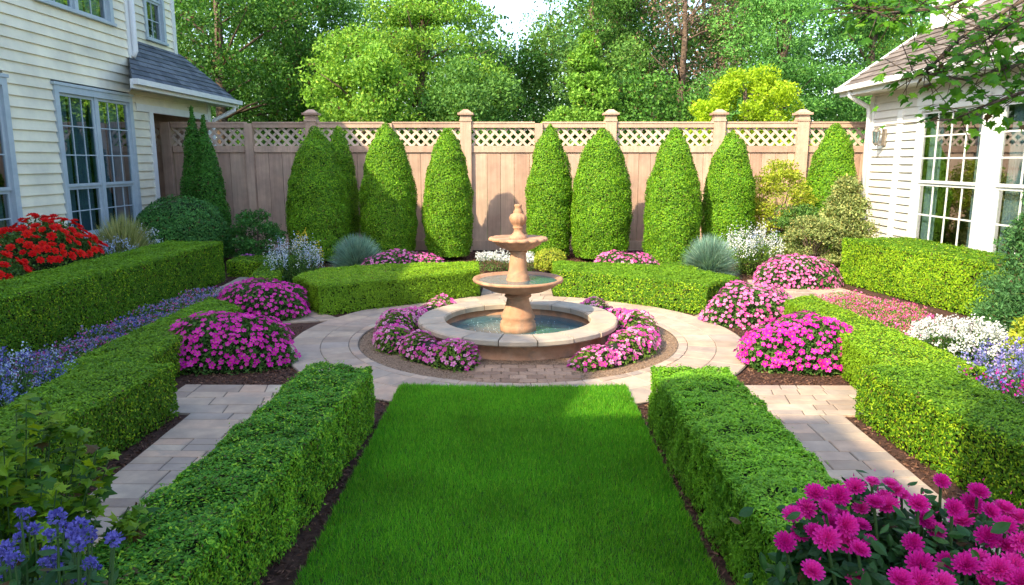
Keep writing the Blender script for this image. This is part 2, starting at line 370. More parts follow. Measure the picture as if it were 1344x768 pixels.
# bark chips on the open beds
def scatter_in(polys, dens):
    out = []
    for q in polys:
        q = np.array(q, float); lo = q.min(0); hi = q.max(0); n = int(dens * np.prod(hi - lo)); P = rg.uniform(lo, hi, (n, 2)); ins = np.zeros(n, bool)
        for i in range(len(q)):
            a, b = q[i], q[(i + 1) % len(q)]; c = ((a[1] > P[:, 1]) != (b[1] > P[:, 1]))
            t = (P[:, 1] - a[1]) / (b[1] - a[1] + 1e-12) * (b[0] - a[0]) + a[0]; ins ^= c & (P[:, 0] < t)
        out.append(P[ins])
    return np.concatenate(out)
beds = [[(-1.5, 1.5), (-1.04, 1.5), (-1.04, 5.9), (-1.7, 5.7)], [(.95, 1.5), (1.2, 1.5), (1.6, 5.7), (.95, 5.9)], [(-3.1, 6.3), (-1.9, 6.3), (-2.45, 7.2), (-2.6, 8.6), (-3.6, 8.6), (-3.1, 7)],
        [(3.1, 6.3), (1.9, 6.3), (2.45, 7.2), (2.6, 8.7), (3.3, 8.9), (3.2, 7)], [(-2.9, 3), (-2.55, 3), (-2.65, 5.5), (-2.9, 5.5)], [(2.45, 3), (2.95, 3), (2.85, 5.5), (2.6, 5.5)],
        [(3.4, 6.), (5.2, 6), (5.7, 9), (5.2, 12), (5., 10), (3.6, 9)], [(-4.9, 5.), (-3.9, 5.), (-3.8, 8.6), (-4.2, 12.4), (-5, 12.4)], [(-4.9, 12.2), (6, 12.2), (6, 15.8), (-6, 15.8)],
        [(-3.9, 9.8), (-2.8, 9.6), (-2.8, 11.5), (-4.2, 12.3)], [(2.6, 9.3), (3.2, 9.8), (3.8, 12.3), (2.6, 12)]]
P2 = scatter_in(beds, 1500)
mb = MB(); n = len(P2); leaves(mb, np.c_[P2, rg.uniform(.004, .016, n)], np.tile([0, 0, .02], (n, 1)) + rg.normal(size=(n, 3)) * [1, 1, .12], .032, .012, 1.2, 0, .5)
tag(mb.build('bark_mulch', chip_m), 'brown bark mulch chips covering the flower beds', 'mulch', kind='stuff')
a = rg.uniform(0, 2 * np.pi, 9000); rr = np.sqrt(rg.uniform(1.0, 1.79 ** 2, 9000)); P = np.stack([CX + rr * np.cos(a), CY + rr * np.sin(a), np.full(9000, .014)], 1)
mb = MB(); leaves(mb, P, rg.normal(size=P.shape), .014, .012, .3, 0, .5, fold=.4)
tag(mb.build('gravel', pebble_m), 'tan gravel round the fountain pool', 'gravel', kind='stuff')

# ------------------------------------------------------------------ hedges
def hedge(label, Fr, Bk, h, dens, ln, wd, mat=hedge_leaf, group='clipped box hedges', rnd_edge=.05, lump=.012, z0=0.0, flat=.32):
    Fr = [np.array(p, float) for p in Fr]; Bk = [np.array(p, float) for p in Bk]; loop = Fr + Bk[::-1]; k = len(loop)
    ln *= .82; wd *= .82; dens = int(dens * 1.45)
    area = sum(loop[i][0] * loop[(i + 1) % k][1] - loop[(i + 1) % k][0] * loop[i][1] for i in range(k)) / 2
    if area < 0: loop = loop[::-1]
    Ps = []; Ns = []
    for i in range(len(Fr) - 1):
        a, b, c, d = Fr[i], Fr[i + 1], Bk[i + 1], Bk[i]
        A = abs(np.cross(c - a, d - b)) / 2; n = int(A * dens); u = rg.uniform(0, 1, (n, 1)); v = rg.uniform(0, 1, (n, 1))
        p = (a * (1 - u) + b * u) * (1 - v) + (d * (1 - u) + c * u) * v
        Ps.append(np.c_[p, np.full(n, h)]); Ns.append(np.tile([0., 0, 1], (n, 1)))
    for i in range(k):
        a, b = loop[i], loop[(i + 1) % k]; e = b - a; l = np.linalg.norm(e); nn = np.array([e[1], -e[0]]) / l
        n = int(l * h * dens); u = rg.uniform(0, 1, (n, 1)); z = rg.uniform(.02, 1, n) * h
        Ps.append(np.c_[a + e * u, z]); Ns.append(np.tile([nn[0], nn[1], 0.], (n, 1)))
    P = np.concatenate(Ps); N = np.concatenate(Ns)
    dist = np.full(len(P), 9.); cen = np.zeros((len(P), 2))
    for i in range(k):
        a, b = loop[i], loop[(i + 1) % k]; e = b - a; t = np.clip(((P[:, :2] - a) @ e) / (e @ e), 0, 1)[:, None]; q = a + e * t
        dd = np.linalg.norm(P[:, :2] - q, axis=1); dist = np.minimum(dist, dd)
    top = N[:, 2] > .5; r = rnd_edge
    s = np.clip(1 - dist / r, 0, 1) * top; P[:, 2] -= s ** 2 * r * .5
    ctr = np.mean(loop, axis=0)
    sd = ~top; s2 = np.clip(1 - (h - P[:, 2]) / r, 0, 1) * sd; P[:, :2] -= N[:, :2] * (s2 ** 2 * r * .5)[:, None]
    N2 = N.copy(); N2[:, 2] += (s2 * 1.0); N2 = nrm(N2)
    N2[top, :2] += 0
    off = fuzz(P, 7) * lump + fuzz(P, 19) * lump * .7 + rg.uniform(-.022, .006, len(P)) + (rg.uniform(0, 1, len(P)) > .97) * rg.uniform(0, .035, len(P))
    P = P + N2 * off[:, None] + np.array([0, 0, z0])
    # shoots thin out at the foot of the hedge
    keep = ~(sd & (P[:, 2] < z0 + .07) & (rg.uniform(0, 1, len(P)) < .45)); keep &= ~((fuzz(P, 23) > .55) & (rg.uniform(0, 1, len(P)) < .55)); P = P[keep]; N2 = N2[keep]
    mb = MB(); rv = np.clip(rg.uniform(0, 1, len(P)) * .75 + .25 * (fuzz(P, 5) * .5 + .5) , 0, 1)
    rv = np.clip(rv * .72 + np.where(N2[:, 2] > .9, .28, 0), 0, 1)      # top light put into the colour: leaves lighter above, darker on the sides
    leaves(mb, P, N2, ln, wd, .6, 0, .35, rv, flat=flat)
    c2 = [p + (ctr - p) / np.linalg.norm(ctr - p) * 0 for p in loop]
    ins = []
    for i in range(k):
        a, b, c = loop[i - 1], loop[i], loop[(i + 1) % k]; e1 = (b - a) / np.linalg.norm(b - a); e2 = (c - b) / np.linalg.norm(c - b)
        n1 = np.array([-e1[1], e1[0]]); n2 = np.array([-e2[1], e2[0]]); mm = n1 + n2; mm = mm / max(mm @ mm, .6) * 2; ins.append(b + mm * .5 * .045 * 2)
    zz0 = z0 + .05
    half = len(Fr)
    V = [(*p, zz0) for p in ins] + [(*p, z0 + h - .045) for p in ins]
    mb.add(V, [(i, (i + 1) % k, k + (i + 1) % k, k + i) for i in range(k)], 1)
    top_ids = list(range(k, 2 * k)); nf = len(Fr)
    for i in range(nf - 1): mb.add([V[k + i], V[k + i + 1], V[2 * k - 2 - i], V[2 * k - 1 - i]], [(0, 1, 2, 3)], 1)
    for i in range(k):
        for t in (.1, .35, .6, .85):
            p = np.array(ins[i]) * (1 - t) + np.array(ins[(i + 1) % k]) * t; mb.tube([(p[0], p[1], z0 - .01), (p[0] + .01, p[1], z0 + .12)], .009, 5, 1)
    return tag(mb.build('hedge', [mat, inner]), label, 'hedge', group)
# strips: front line, back line
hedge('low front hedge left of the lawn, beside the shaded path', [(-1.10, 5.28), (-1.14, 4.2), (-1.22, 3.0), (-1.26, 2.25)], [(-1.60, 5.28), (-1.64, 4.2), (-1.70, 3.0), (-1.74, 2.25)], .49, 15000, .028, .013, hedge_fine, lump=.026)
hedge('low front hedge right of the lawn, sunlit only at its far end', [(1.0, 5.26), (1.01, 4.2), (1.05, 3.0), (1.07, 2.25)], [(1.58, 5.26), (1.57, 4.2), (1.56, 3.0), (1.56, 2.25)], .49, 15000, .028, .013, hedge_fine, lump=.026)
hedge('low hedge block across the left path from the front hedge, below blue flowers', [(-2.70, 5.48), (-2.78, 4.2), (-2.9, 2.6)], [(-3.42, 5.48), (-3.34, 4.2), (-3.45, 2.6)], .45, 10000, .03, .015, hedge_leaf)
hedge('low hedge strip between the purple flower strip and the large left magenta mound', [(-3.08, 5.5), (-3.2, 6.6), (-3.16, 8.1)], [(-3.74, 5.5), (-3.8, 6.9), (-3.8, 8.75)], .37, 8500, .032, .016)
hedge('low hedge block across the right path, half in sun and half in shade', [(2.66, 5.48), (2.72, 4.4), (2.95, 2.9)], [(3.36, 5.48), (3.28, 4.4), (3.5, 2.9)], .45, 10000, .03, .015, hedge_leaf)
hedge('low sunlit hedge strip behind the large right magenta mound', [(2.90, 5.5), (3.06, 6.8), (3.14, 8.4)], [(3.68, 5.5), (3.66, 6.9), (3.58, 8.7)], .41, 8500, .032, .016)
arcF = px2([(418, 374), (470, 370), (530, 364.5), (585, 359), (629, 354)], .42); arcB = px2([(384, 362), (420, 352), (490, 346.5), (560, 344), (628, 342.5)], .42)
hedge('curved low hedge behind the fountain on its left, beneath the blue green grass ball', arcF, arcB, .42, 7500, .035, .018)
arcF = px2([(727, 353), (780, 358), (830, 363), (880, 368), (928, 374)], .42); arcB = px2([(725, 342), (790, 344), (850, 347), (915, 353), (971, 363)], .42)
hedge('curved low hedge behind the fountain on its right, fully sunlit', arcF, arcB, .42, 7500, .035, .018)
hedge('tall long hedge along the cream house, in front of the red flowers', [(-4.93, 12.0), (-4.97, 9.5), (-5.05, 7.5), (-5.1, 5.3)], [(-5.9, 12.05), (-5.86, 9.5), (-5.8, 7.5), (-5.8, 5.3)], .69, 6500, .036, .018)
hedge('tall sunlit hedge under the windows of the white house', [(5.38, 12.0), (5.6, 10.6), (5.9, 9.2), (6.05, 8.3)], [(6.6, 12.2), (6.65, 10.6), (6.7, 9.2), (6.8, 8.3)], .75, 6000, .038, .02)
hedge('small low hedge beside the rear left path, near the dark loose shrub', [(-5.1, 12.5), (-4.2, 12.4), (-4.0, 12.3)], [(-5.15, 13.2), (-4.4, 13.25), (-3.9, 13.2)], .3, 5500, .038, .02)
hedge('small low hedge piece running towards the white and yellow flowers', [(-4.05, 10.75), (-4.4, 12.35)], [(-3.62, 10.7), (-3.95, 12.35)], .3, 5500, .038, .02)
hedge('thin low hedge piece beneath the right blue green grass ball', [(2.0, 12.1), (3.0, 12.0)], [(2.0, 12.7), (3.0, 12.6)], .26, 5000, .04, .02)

# ------------------------------------------------------------------ clipped evergreens
def cyp_profile(t, R_):
    a = np.where(t < .3, .84 + .16 * np.sin(t / .3 * np.pi / 2), np.power(np.clip(1 - (np.clip(t - .3, 0, 1) / .7) ** 2.05, 0, 1), .68)); return R_ * a
def cypress(label, x, y, R_, h, mat=cyp_leaf, ln=.034, wd=.020, dens=9800, prof=None, group='clipped cone evergreens along the fence', name='cypress', cat='evergreen', lean=0):
    if prof is None:
        e1, e2, w0 = random.uniform(1.85, 2.3), random.uniform(.60, .74), random.uniform(.78, .9)
        prof = lambda t, R_: R_ * np.where(t < .3, w0 + (1 - w0) * np.sin(t / .3 * np.pi / 2), np.power(np.clip(1 - (np.clip(t - .3, 0, 1) / .7) ** e1, 0, 1), e2))
    root = empty(name, (x, y, 0), label, cat, group); mb = MB()
    n = int(dens * 2 * math.pi * R_ * h * .72); t = rg.uniform(0, 1, n); r = prof(t, R_); keep = rg.uniform(0, 1, n) < (r / R_ + .08); t = t[keep]; r = r[keep]; n = len(t)
    a = rg.uniform(0, 2 * np.pi, n); dr = (prof(np.clip(t + .01, 0, 1), R_) - prof(np.clip(t - .01, 0, 1), R_)) / (.02 * h)
    N = nrm(np.stack([np.cos(a), np.sin(a), -dr + .15], 1)); z = .1 + t * (h - .1)
    P = np.stack([r * np.cos(a) + lean * t, r * np.sin(a), z], 1); Q = P + [x * 3, y, 0]
    off = fuzz(Q, 5) * .035 + fuzz(Q, 13) * .022 + rg.uniform(-.06, .012, n) + (rg.uniform(0, 1, n) > .985) * rg.uniform(0, .05, n)
    P = P + N * off[:, None]
    leaves(mb, P, N, ln, wd, .6, 0, .35, flat=.45)
    mb.build('foliage', mat, root)
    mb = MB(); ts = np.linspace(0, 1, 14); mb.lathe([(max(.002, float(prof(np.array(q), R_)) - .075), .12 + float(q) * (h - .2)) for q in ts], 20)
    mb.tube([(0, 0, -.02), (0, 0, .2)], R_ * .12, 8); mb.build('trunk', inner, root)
    return root
def cyp(label, l, r, top, base_y, D, **k):
    x = ((l + r) / 2 - 680) / FPX * D; R_ = (r - l) / 2 / FPX * D; p = at((l + r) / 2, top, D=D)
    return cypress(label, x * 1.0, D, R_, p.z, **k)
cyp('broad shaded cone evergreen, leftmost of the big row along the fence', 379, 459, 167, 0, 14.4)
cyp('cone evergreen half hidden behind the leftmost broad cone, its top sunlit', 425, 471, 165, 0, 15.3)
cyp('third cone evergreen from the left, just right of the shaded pair', 474, 547, 161, 0, 14.8)
cyp('cone evergreen left of the tall middle fence post, above the pink flowers', 556, 621, 169, 0, 14.9)
cyp('cone evergreen directly right of the fountain top, narrow', 691, 751, 162, 0, 15.0)
cyp('broad cone evergreen second to the right of the fountain', 749, 828, 168, 0, 14.7)
cyp('large cone evergreen right of centre with a dark companion behind it', 845, 918, 168, 0, 14.2)
cyp('cone evergreen beside the yellowish shrub, above the right grass ball', 920, 987, 172, 0, 14.6)
cyp('narrow bright cone evergreen by the corner of the white house', 1053, 1118, 163, 0, 15.0)
spire = lambda t, R_: R_ * np.power(np.clip(1 - t ** 1.5, 0, 1), .85)
cypress('tall dark double spire evergreen by the cream house corner, left of the lattice', -6.48, 14.7, .40, 3.08, cyp_dark, .05, .022, 5200, spire, None)
cypress('shorter dark spire leaning beside the taller dark spire', -6.22, 14.62, .42, 2.9, cyp_dark, .05, .022, 5200, spire, None)
ball = lambda t, R_: R_ * np.sqrt(np.clip(1 - np.abs((t - .42) / .58) ** 2.3, 0, 1))
cypress('dark clipped ball shrub beside the windows of the cream house', -6.2, 13.3, .80, 1.38, ball_leaf, .045, .025, 5000, ball, None, 'ball_shrub', 'shrub')
cypress('small yellow green ball shrub behind the fountain bowl', .57, 12.9, .30, .49, lime_leaf, .035, .02, 6000, ball, None, 'ball_shrub', 'shrub')

# ------------------------------------------------------------------ loose shrubs
def shrub(label, x, y, R_, h, mat, ln, wd, ncl=60, per=120, cr=.14, name='shrub', cat='shrub', fill=1.0, cone=False, z0=.1, group=None, mats2=None):
    root = empty(name, (x, y, 0), label, cat, group); mb = MB(); st = MB(); P = []; N = []
    for i in range(ncl):
        a = random.uniform(0, 2 * math.pi); t = random.random() ** .8
        rr = (R_ * (1 - t) ** .8 if cone else R_ * math.sqrt(max(0, 1 - (t * 2 * .98 - .75) ** 2 / 1.56)))
        q = rr * random.uniform(.45, 1) ** .6; c = np.array([q * math.cos(a), q * math.sin(a), z0 + t * (h - z0) * .95])
        k = per; d = nrm(rg.normal(size=(k, 3))); rad = cr * rg.uniform(.3, 1.1, k) ** .6 * random.uniform(.7, 1.2)
        P.append(c + d * rad[:, None] * [1.25, 1.25, .7]); N.append(d + [math.cos(a) * .5, math.sin(a) * .5, .5])
        if i % 3 == 0: st.tube([(0, 0, 0), (c[0] * .3, c[1] * .3, c[2] * .55), tuple(c)], [.014, .009, .004], 5)
    leaves(mb, np.concatenate(P), nrm(np.concatenate(N)), ln, wd, .4, 0, .4); mb.build('foliage', mat, root); st.build('stem', bark, root)
    return root
shrub('dark loose shrub against the shaded fence, right of the double spire', -5.0, 13.75, .48, 1.08, ball_leaf, .05, .03, 70, 90, .13)
shrub('yellowish loose shrub against the sunny fence between two cones', 5.35, 14.9, .65, 2.05, lime_leaf, .055, .03, 90, 110, .17)
shrub('green underbrush shrub low in front of the yellowish shrub', 5.45, 14.3, .55, 1.15, bush_leaf, .05, .03, 60, 110, .15)
shrub('variegated cone shaped shrub in front of the white house corner', 5.95, 13.3, .70, 1.75, varieg, .05, .028, 150, 120, .15, cone=True)
shrub('variegated broad shrub left of the tall sunlit hedge end', 5.25, 12.9, .50, 1.05, varieg, .045, .026, 90, 120, .13)
shrub('dark green conifer shrub at the right edge below the windows', 5.75, 7.9, .66, 1.80, conif, .06, .014, 120, 170, .15, cone=True)
shrub('low dark conifer spreading beside the white flower mound', 5.55, 7.35, .62, .95, conif, .055, .014, 90, 170, .15)
shrub('small lime green shrub at the right edge behind the purple flowers', 4.95, 6.55, .34, .62, lime_leaf, .05, .03, 40, 100, .1)
shrub('lime green low plant between the right white flowers and variegated shrub', 4.95, 13.4, .35, .42, lime_leaf, .04, .025, 40, 100, .1)

def grass_ball(label, x, y, R_, h, mat, n=2600, wd=.008, flop=.55):
    root_mb = MB(); d = nrm(np.stack([rg.normal(size=n), rg.normal(size=n), np.abs(rg.normal(size=n)) * flop * 2 + .12], 1))
    L_ = rg.uniform(.7, 1.08, n); tip = d * np.stack([R_ * L_, R_ * L_, h * L_], 1); b = rg.normal(size=(n, 3)) * [.05, .05, 0] * R_
    mid = b * .5 + tip * .55 + [0, 0, .1 * h]; a = rg.uniform(0, 2 * np.pi, n); s = np.stack([np.cos(a), np.sin(a), 0 * a], 1) * wd / 2
    V = np.stack([b - s, b + s, mid + s, mid - s, tip], 1).reshape(-1, 3); I = np.arange(n) * 5; r = rg.uniform(0, 1, n)
    F = np.concatenate([np.stack([I, I + 1, I + 2, I + 3], 1), np.stack([I + 3, I + 2, I + 4, I + 4], 1)])
    V += [x, y, 0]; root_mb.add(V, F, 0, np.concatenate([r, r]))
    return tag(root_mb.build('ornamental_grass', mat), label, 'grass clump')
grass_ball('blue green grass ball behind the left curved hedge', -2.78, 12.4, .58, .78, blueg, 6500, .012)
grass_ball('blue green grass ball behind the right curved hedge', 3.28, 12.35, .56, .78, blueg, 6500, .012)
grass_ball('straw coloured fountain grass between the red flowers and the cream house', -6.45, 11.7, .72, 1.16, strawg, 4200, .014, .8)

# ------------------------------------------------------------------ flowers
def blossom_mesh(name, r, petals, mat, layers=1, cup=.25, wide=.95, ctr=.22):
    mb = MB()
    for l in range(layers):
        rr = r * (1 - .25 * l); cz = cup + .38 * l
        for k in range(petals):
            a = 2 * math.pi * (k + .5 * l) / petals + random.uniform(-.08, .08); w_ = math.pi / petals * wide * (1 if petals < 7 else 1.05)
            p = lambda q, t, z: (rr * q * math.cos(a + t), rr * q * math.sin(a + t), rr * z + .001 * l)
            V = [p(.08, 0, .02), p(.68, -w_, cz * .55), p(1.0, -w_ * .35, cz * .75), p(1.0, w_ * .35, cz * .75), p(.68, w_, cz * .55), p(.6, 0, cz * .3)]
            mb.add(V, [(0, 1, 2, 5), (5, 2, 3, 3), (0, 5, 3, 4)], 0, random.random() * .25)
    if mat is redp or mat is dahl: heart_ = redheart if mat is redp else dahl
    else: heart_ = heart
    h = [(ctr * r * math.cos(k), ctr * r * math.sin(k), r * (cup * .35 + .2 * (layers - 1))) for k in np.linspace(0, 2 * math.pi, 6)[:-1]]
    mb.add(h + [(0, 0, r * (cup * .5 + .25 * (layers - 1)))], [(i, (i + 1) % 5, 5, 5) for i in range(5)], 1)
    ob = mb.build(name, [mat, heart_]); me = ob.data; bpy.data.objects.remove(ob); return me
def q_align(nv, spin):
    return Vector(nv).to_track_quat('Z', 'Y') @ Quaternion((0, 0, 1), spin)
CAMV = np.array([0, 0, 2.0])
def put_blossoms(root, P, N, me, name='blossom', scale=(.8, 1.25), maxn=100):
    """P, N in the root's local frame: the 100 that show largest as parts, the rest as one part"""
    P = np.asarray(P); N = np.asarray(N); W = P + np.array(root.location); vd = CAMV - W; d = np.linalg.norm(vd, axis=1)
    score = (N * vd).sum(1) / d / d; order = np.argsort(-score); rest = order[maxn:]
    for i in order[:maxn]:
        o = bpy.data.objects.new(name, me); COL.objects.link(o); o.parent = root; s = random.uniform(*scale)
        o.matrix_local = Matrix.Translation(P[i]) @ q_align(N[i], random.uniform(0, 6)).to_matrix().to_4x4() @ Matrix.Diagonal((s, s, s, 1))
    if len(rest):
        mv = np.empty(len(me.vertices) * 3, np.float32); me.vertices.foreach_get('co', mv); mv = mv.reshape(-1, 3)
        F = [list(p.vertices) for p in me.polygons]; F = np.array([f if len(f) == 4 else f + [f[-1]] for f in F]); MI = np.array([p.material_index for p in me.polygons])
        mb = MB()
        for i in rest:
            s = random.uniform(*scale); M = np.array(q_align(N[i], random.uniform(0, 6)).to_matrix()); r = random.random()
            V = (mv * s) @ M.T + P[i]
            for k in np.unique(MI): mb.add(V, F[MI == k], int(k), r)
        ob = mb.build(name + 's', list(me.materials), root); tag(ob, kind='stuff')
def dome_pts(n, rx, ry, h, lo=.05, seed_off=0, irr=.10):
    u = rg.uniform(lo, 1, n); a = rg.uniform(0, 2 * np.pi, n); c = np.sqrt(np.clip(1 - u ** 2, 0, 1)) ** .85
    P = np.stack([rx * c * np.cos(a), ry * c * np.sin(a), h * u ** .9], 1); k = 1 + irr * fuzz(P + seed_off, 6)
    P = P * k[:, None]; N = nrm(P / np.array([rx ** 2, ry ** 2, h ** 2])); return P, N
def spread(P, N, dmin):
    keep = []; cell = {}
    for i, p in enumerate(P):
        key = tuple((p / dmin).astype(int)); ok = True
        for dx in (-1, 0, 1):
            for dy in (-1, 0, 1):
                for dz in (-1, 0, 1):
                    for j in cell.get((key[0] + dx, key[1] + dy, key[2] + dz), ()):
                        if ((P[j] - p) ** 2).sum() < dmin ** 2: ok = False; break
                    if not ok: break
                if not ok: break
            if not ok: break
        if ok: keep.append(i); cell.setdefault(key, []).append(i)
    return P[keep], N[keep]
mag_b = blossom_mesh('blossom_magenta', .030, 5, magenta); pink_b = blossom_mesh('blossom_pink', .029, 5, hotpink)
red_b = blossom_mesh('blossom_red', .050, 7, redp, 3, .3); dah_b = blossom_mesh('blossom_dahlia', .058, 15, dahl, 6, .20, 1.15, .07)
def mound(label, x, y, rx, ry, h, me, dmin, ln=.04, wd=.022, leafn=5200, name='flower_mound', lo=.05, frac=1.0, group='flower mounds', scale=(.6, 1.3), lmat=bush_leaf, cat='flowers'):
    root = empty(name, (x, y, 0), label, cat, group)
    P, N = dome_pts(leafn, rx, ry, h, .0, x + y); mb = MB(); leaves(mb, P * rg.uniform(.86, .99, (leafn, 1)), N + [0, 0, .2], ln, wd, .35)
    Q, _ = dome_pts(400, rx * .84, ry * .84, h * .84, 0)
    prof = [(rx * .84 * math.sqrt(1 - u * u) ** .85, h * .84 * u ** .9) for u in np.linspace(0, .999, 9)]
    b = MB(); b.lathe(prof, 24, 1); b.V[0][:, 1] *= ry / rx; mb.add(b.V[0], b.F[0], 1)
    mb.build('foliage', [lmat, inner], root)
    P, N = dome_pts(int(9000 * rx * ry / .5), rx, ry, h, lo, x + y); P, N = spread(P, N, dmin)
    if frac < 1: k = rg.uniform(0, 1, len(P)) < frac; P, N = P[k], N[k]
    N = nrm(N + rg.normal(size=N.shape) * .28 + [0, -.15, .25]); put_blossoms(root, P * rg.uniform(1.0, 1.04, (len(P), 1)), N, me, scale=scale)
    return root
mound('largest left magenta flower mound, nearest the shaded path', -2.92, 7.0, .70, .42, .49, mag_b, .046, leafn=8000, lo=.12, frac=.86)
mound('smaller left magenta mound behind the largest one, beside the curved hedge', -3.34, 9.25, .62, .58, .46, mag_b, .049, lo=.12, frac=.85)
mound('largest right magenta flower mound, in full sun beside the circle', 2.86, 7.0, .66, .42, .50, mag_b, .046, leafn=8000, lo=.12, frac=.86)
mound('right pink mound between the largest right mound and the curved hedge', 2.93, 8.95, .60, .46, .47, pink_b, .046, frac=.88)
mound('far right pink mound in front of the white flowers and rear path', 4.55, 11.7, .68, .5, .48, pink_b, .048, frac=.88)
mound('low pink flowers between the left grass ball and the left curved hedge', -1.9, 12.1, .78, .42, .50, pink_b, .055, lo=.2)
mound('low pink flowers behind the right curved hedge, left of the right grass ball', 1.78, 12.1, .68, .42, .49, pink_b, .055, lo=.2)
mound('small purple flower clump below the dark loose shrub', -5.0, 13.25, .28, .2, .30, blossom_mesh('blossom_purple', .03, 5, petal_mat('plum_petal', (.3, .03, .35), (.6, .15, .6))), .05, leafn=1500)
# crescents round the pool
def crescent(label, a0, a1, rad, wdt, h, me, dmin, leafn, group='crescents of flowers hugging the pool'):
    am = (a0 + a1) / 2; root = empty('flower_crescent', (CX + rad * math.cos(am), CY + rad * math.sin(am), 0), label, 'flowers', group); O = np.array(root.location)
    def pts(n, k=1.0, lo=0):
        t = rg.uniform(-.0, 1, n); a = a0 + (a1 - a0) * t; e = np.clip(np.minimum(t, 1 - t) * 9, 0, 1) ** .5 * (.86 + .16 * np.sin(a * 9)); s = rg.uniform(lo, np.pi - lo, n)
        hh = h * e * k * (1 + .12 * np.sin(a * 17)); ww = wdt * (.35 + .65 * e) * k
        rr = rad + ww * np.cos(s); P = np.stack([CX + rr * np.cos(a), CY + rr * np.sin(a), hh * np.sin(s) ** .8], 1)
        N = nrm(np.stack([np.cos(a) * np.cos(s) / wdt, np.sin(a) * np.cos(s) / wdt, np.sin(s) / h], 1)); return P - O, N
    P, N = pts(leafn); mb = MB(); leaves(mb, P * 1.0 - N * rg.uniform(0, .05, (len(P), 1)), N + [0, 0, .2], .034, .02, .4)
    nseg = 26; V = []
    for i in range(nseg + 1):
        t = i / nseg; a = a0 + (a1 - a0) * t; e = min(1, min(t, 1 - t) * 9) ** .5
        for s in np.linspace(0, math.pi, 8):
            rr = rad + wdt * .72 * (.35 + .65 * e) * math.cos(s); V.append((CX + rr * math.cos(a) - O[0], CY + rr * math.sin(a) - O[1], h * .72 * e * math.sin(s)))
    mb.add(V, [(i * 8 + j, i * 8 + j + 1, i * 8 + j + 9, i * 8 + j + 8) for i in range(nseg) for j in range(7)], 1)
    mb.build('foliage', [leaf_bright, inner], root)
    P, N = pts(4500, 1.0, .25); P, N = spread(P, N, dmin); k = rg.uniform(0, 1, len(P)) < .88; P, N = P[k], N[k]
    N = nrm(N + rg.normal(size=N.shape) * .3 + [0, -.15, .25]); put_blossoms(root, P + N * .01, N, me, scale=(.7, 1.2)); return root
leaf_bright = leaf_mat('bedding_leaf', (.05, .12, .015), (.16, .26, .04), .35, 4)
mix_b = blossom_mesh('blossom_mixed', .028, 5, petal_mat('mixed_pink_petal', (.62, .02, .34), (.86, .42, .60), (.76, .10, .42)))
crescent('left crescent of magenta and pink flowers curling behind the pool', R(122), R(212), 1.42, .25, .27, mix_b, .043, 4200)
crescent('left front clump of pink flowers against the pool wall', R(214), R(252), 1.32, .23, .27, mix_b, .043, 2600)
crescent('right crescent of pink flowers wrapping the pool from back to front', R(-68), R(60), 1.40, .24, .26, mix_b, .043, 6200)

# tiny flower drifts
def drift(label, poly, h, n, fm, fr, leafm, nf, name='flower_drift', cat='flowers', sp=.03, lnl=.03, kind='stuff', wave=.25):
    """a bed of small flowers: foliage and many tiny blossoms nobody could count"""
    A = scatter_in([poly], 1.0 * n); mb = MB(); hh = h * (1 + wave * fuzz(np.c_[A, 0 * A[:, 0]], 5)); z = hh * rg.uniform(.15, .95, len(A))
    leaves(mb, np.c_[A, z], np.tile([0, 0, .6], (len(A), 1)), lnl, lnl * .5, .5, 0)
    B = scatter_in([poly], 1.0 * nf); hb = h * (1 + wave * fuzz(np.c_[B, 0 * B[:, 0]], 5)) * rg.uniform(.75, 1.15, len(B))
    grp = rg.integers(0, len(fm), len(B))
    for g_ in range(len(fm)):
        Q = np.c_[B, hb][grp == g_]
        for k in range(3): leaves(mb, Q + rg.normal(size=Q.shape) * fr * .35, np.tile([0, -.3, .5], (len(Q), 1)), fr * 1.3, fr, .3, 1 + g_)
    return tag(mb.build(name, [leafm] + fm), label, cat, kind=kind)
drift('purple and blue small flowers in a strip between two left hedges', [(-4.85, 5.8), (-3.85, 5.7), (-3.9, 8.9), (-4.25, 10.6), (-4.8, 10.6)], .15, 3800, [purp, violp, purp, hotpink], .015, bush_leaf, 700)
drift('pink and red small flowers in the sunny bed before the tall right hedge', [(3.75, 6.9), (4.8, 7.6), (5.3, 9.3), (4.95, 10.5), (4.1, 10.1), (3.75, 8.6)], .13, 3800, [hotpink, petal_mat('rose_petal', (.45, .05, .12), (.7, .25, .3))], .016, leaf_bright, 620)
drift('white small flowers in a row behind the fountain, in front of the fence', [(-.75, 12.8), (.3, 12.8), (.3, 13.4), (-.75, 13.4)], .3, 3000, [whitep], .024, bush_leaf, 1200)
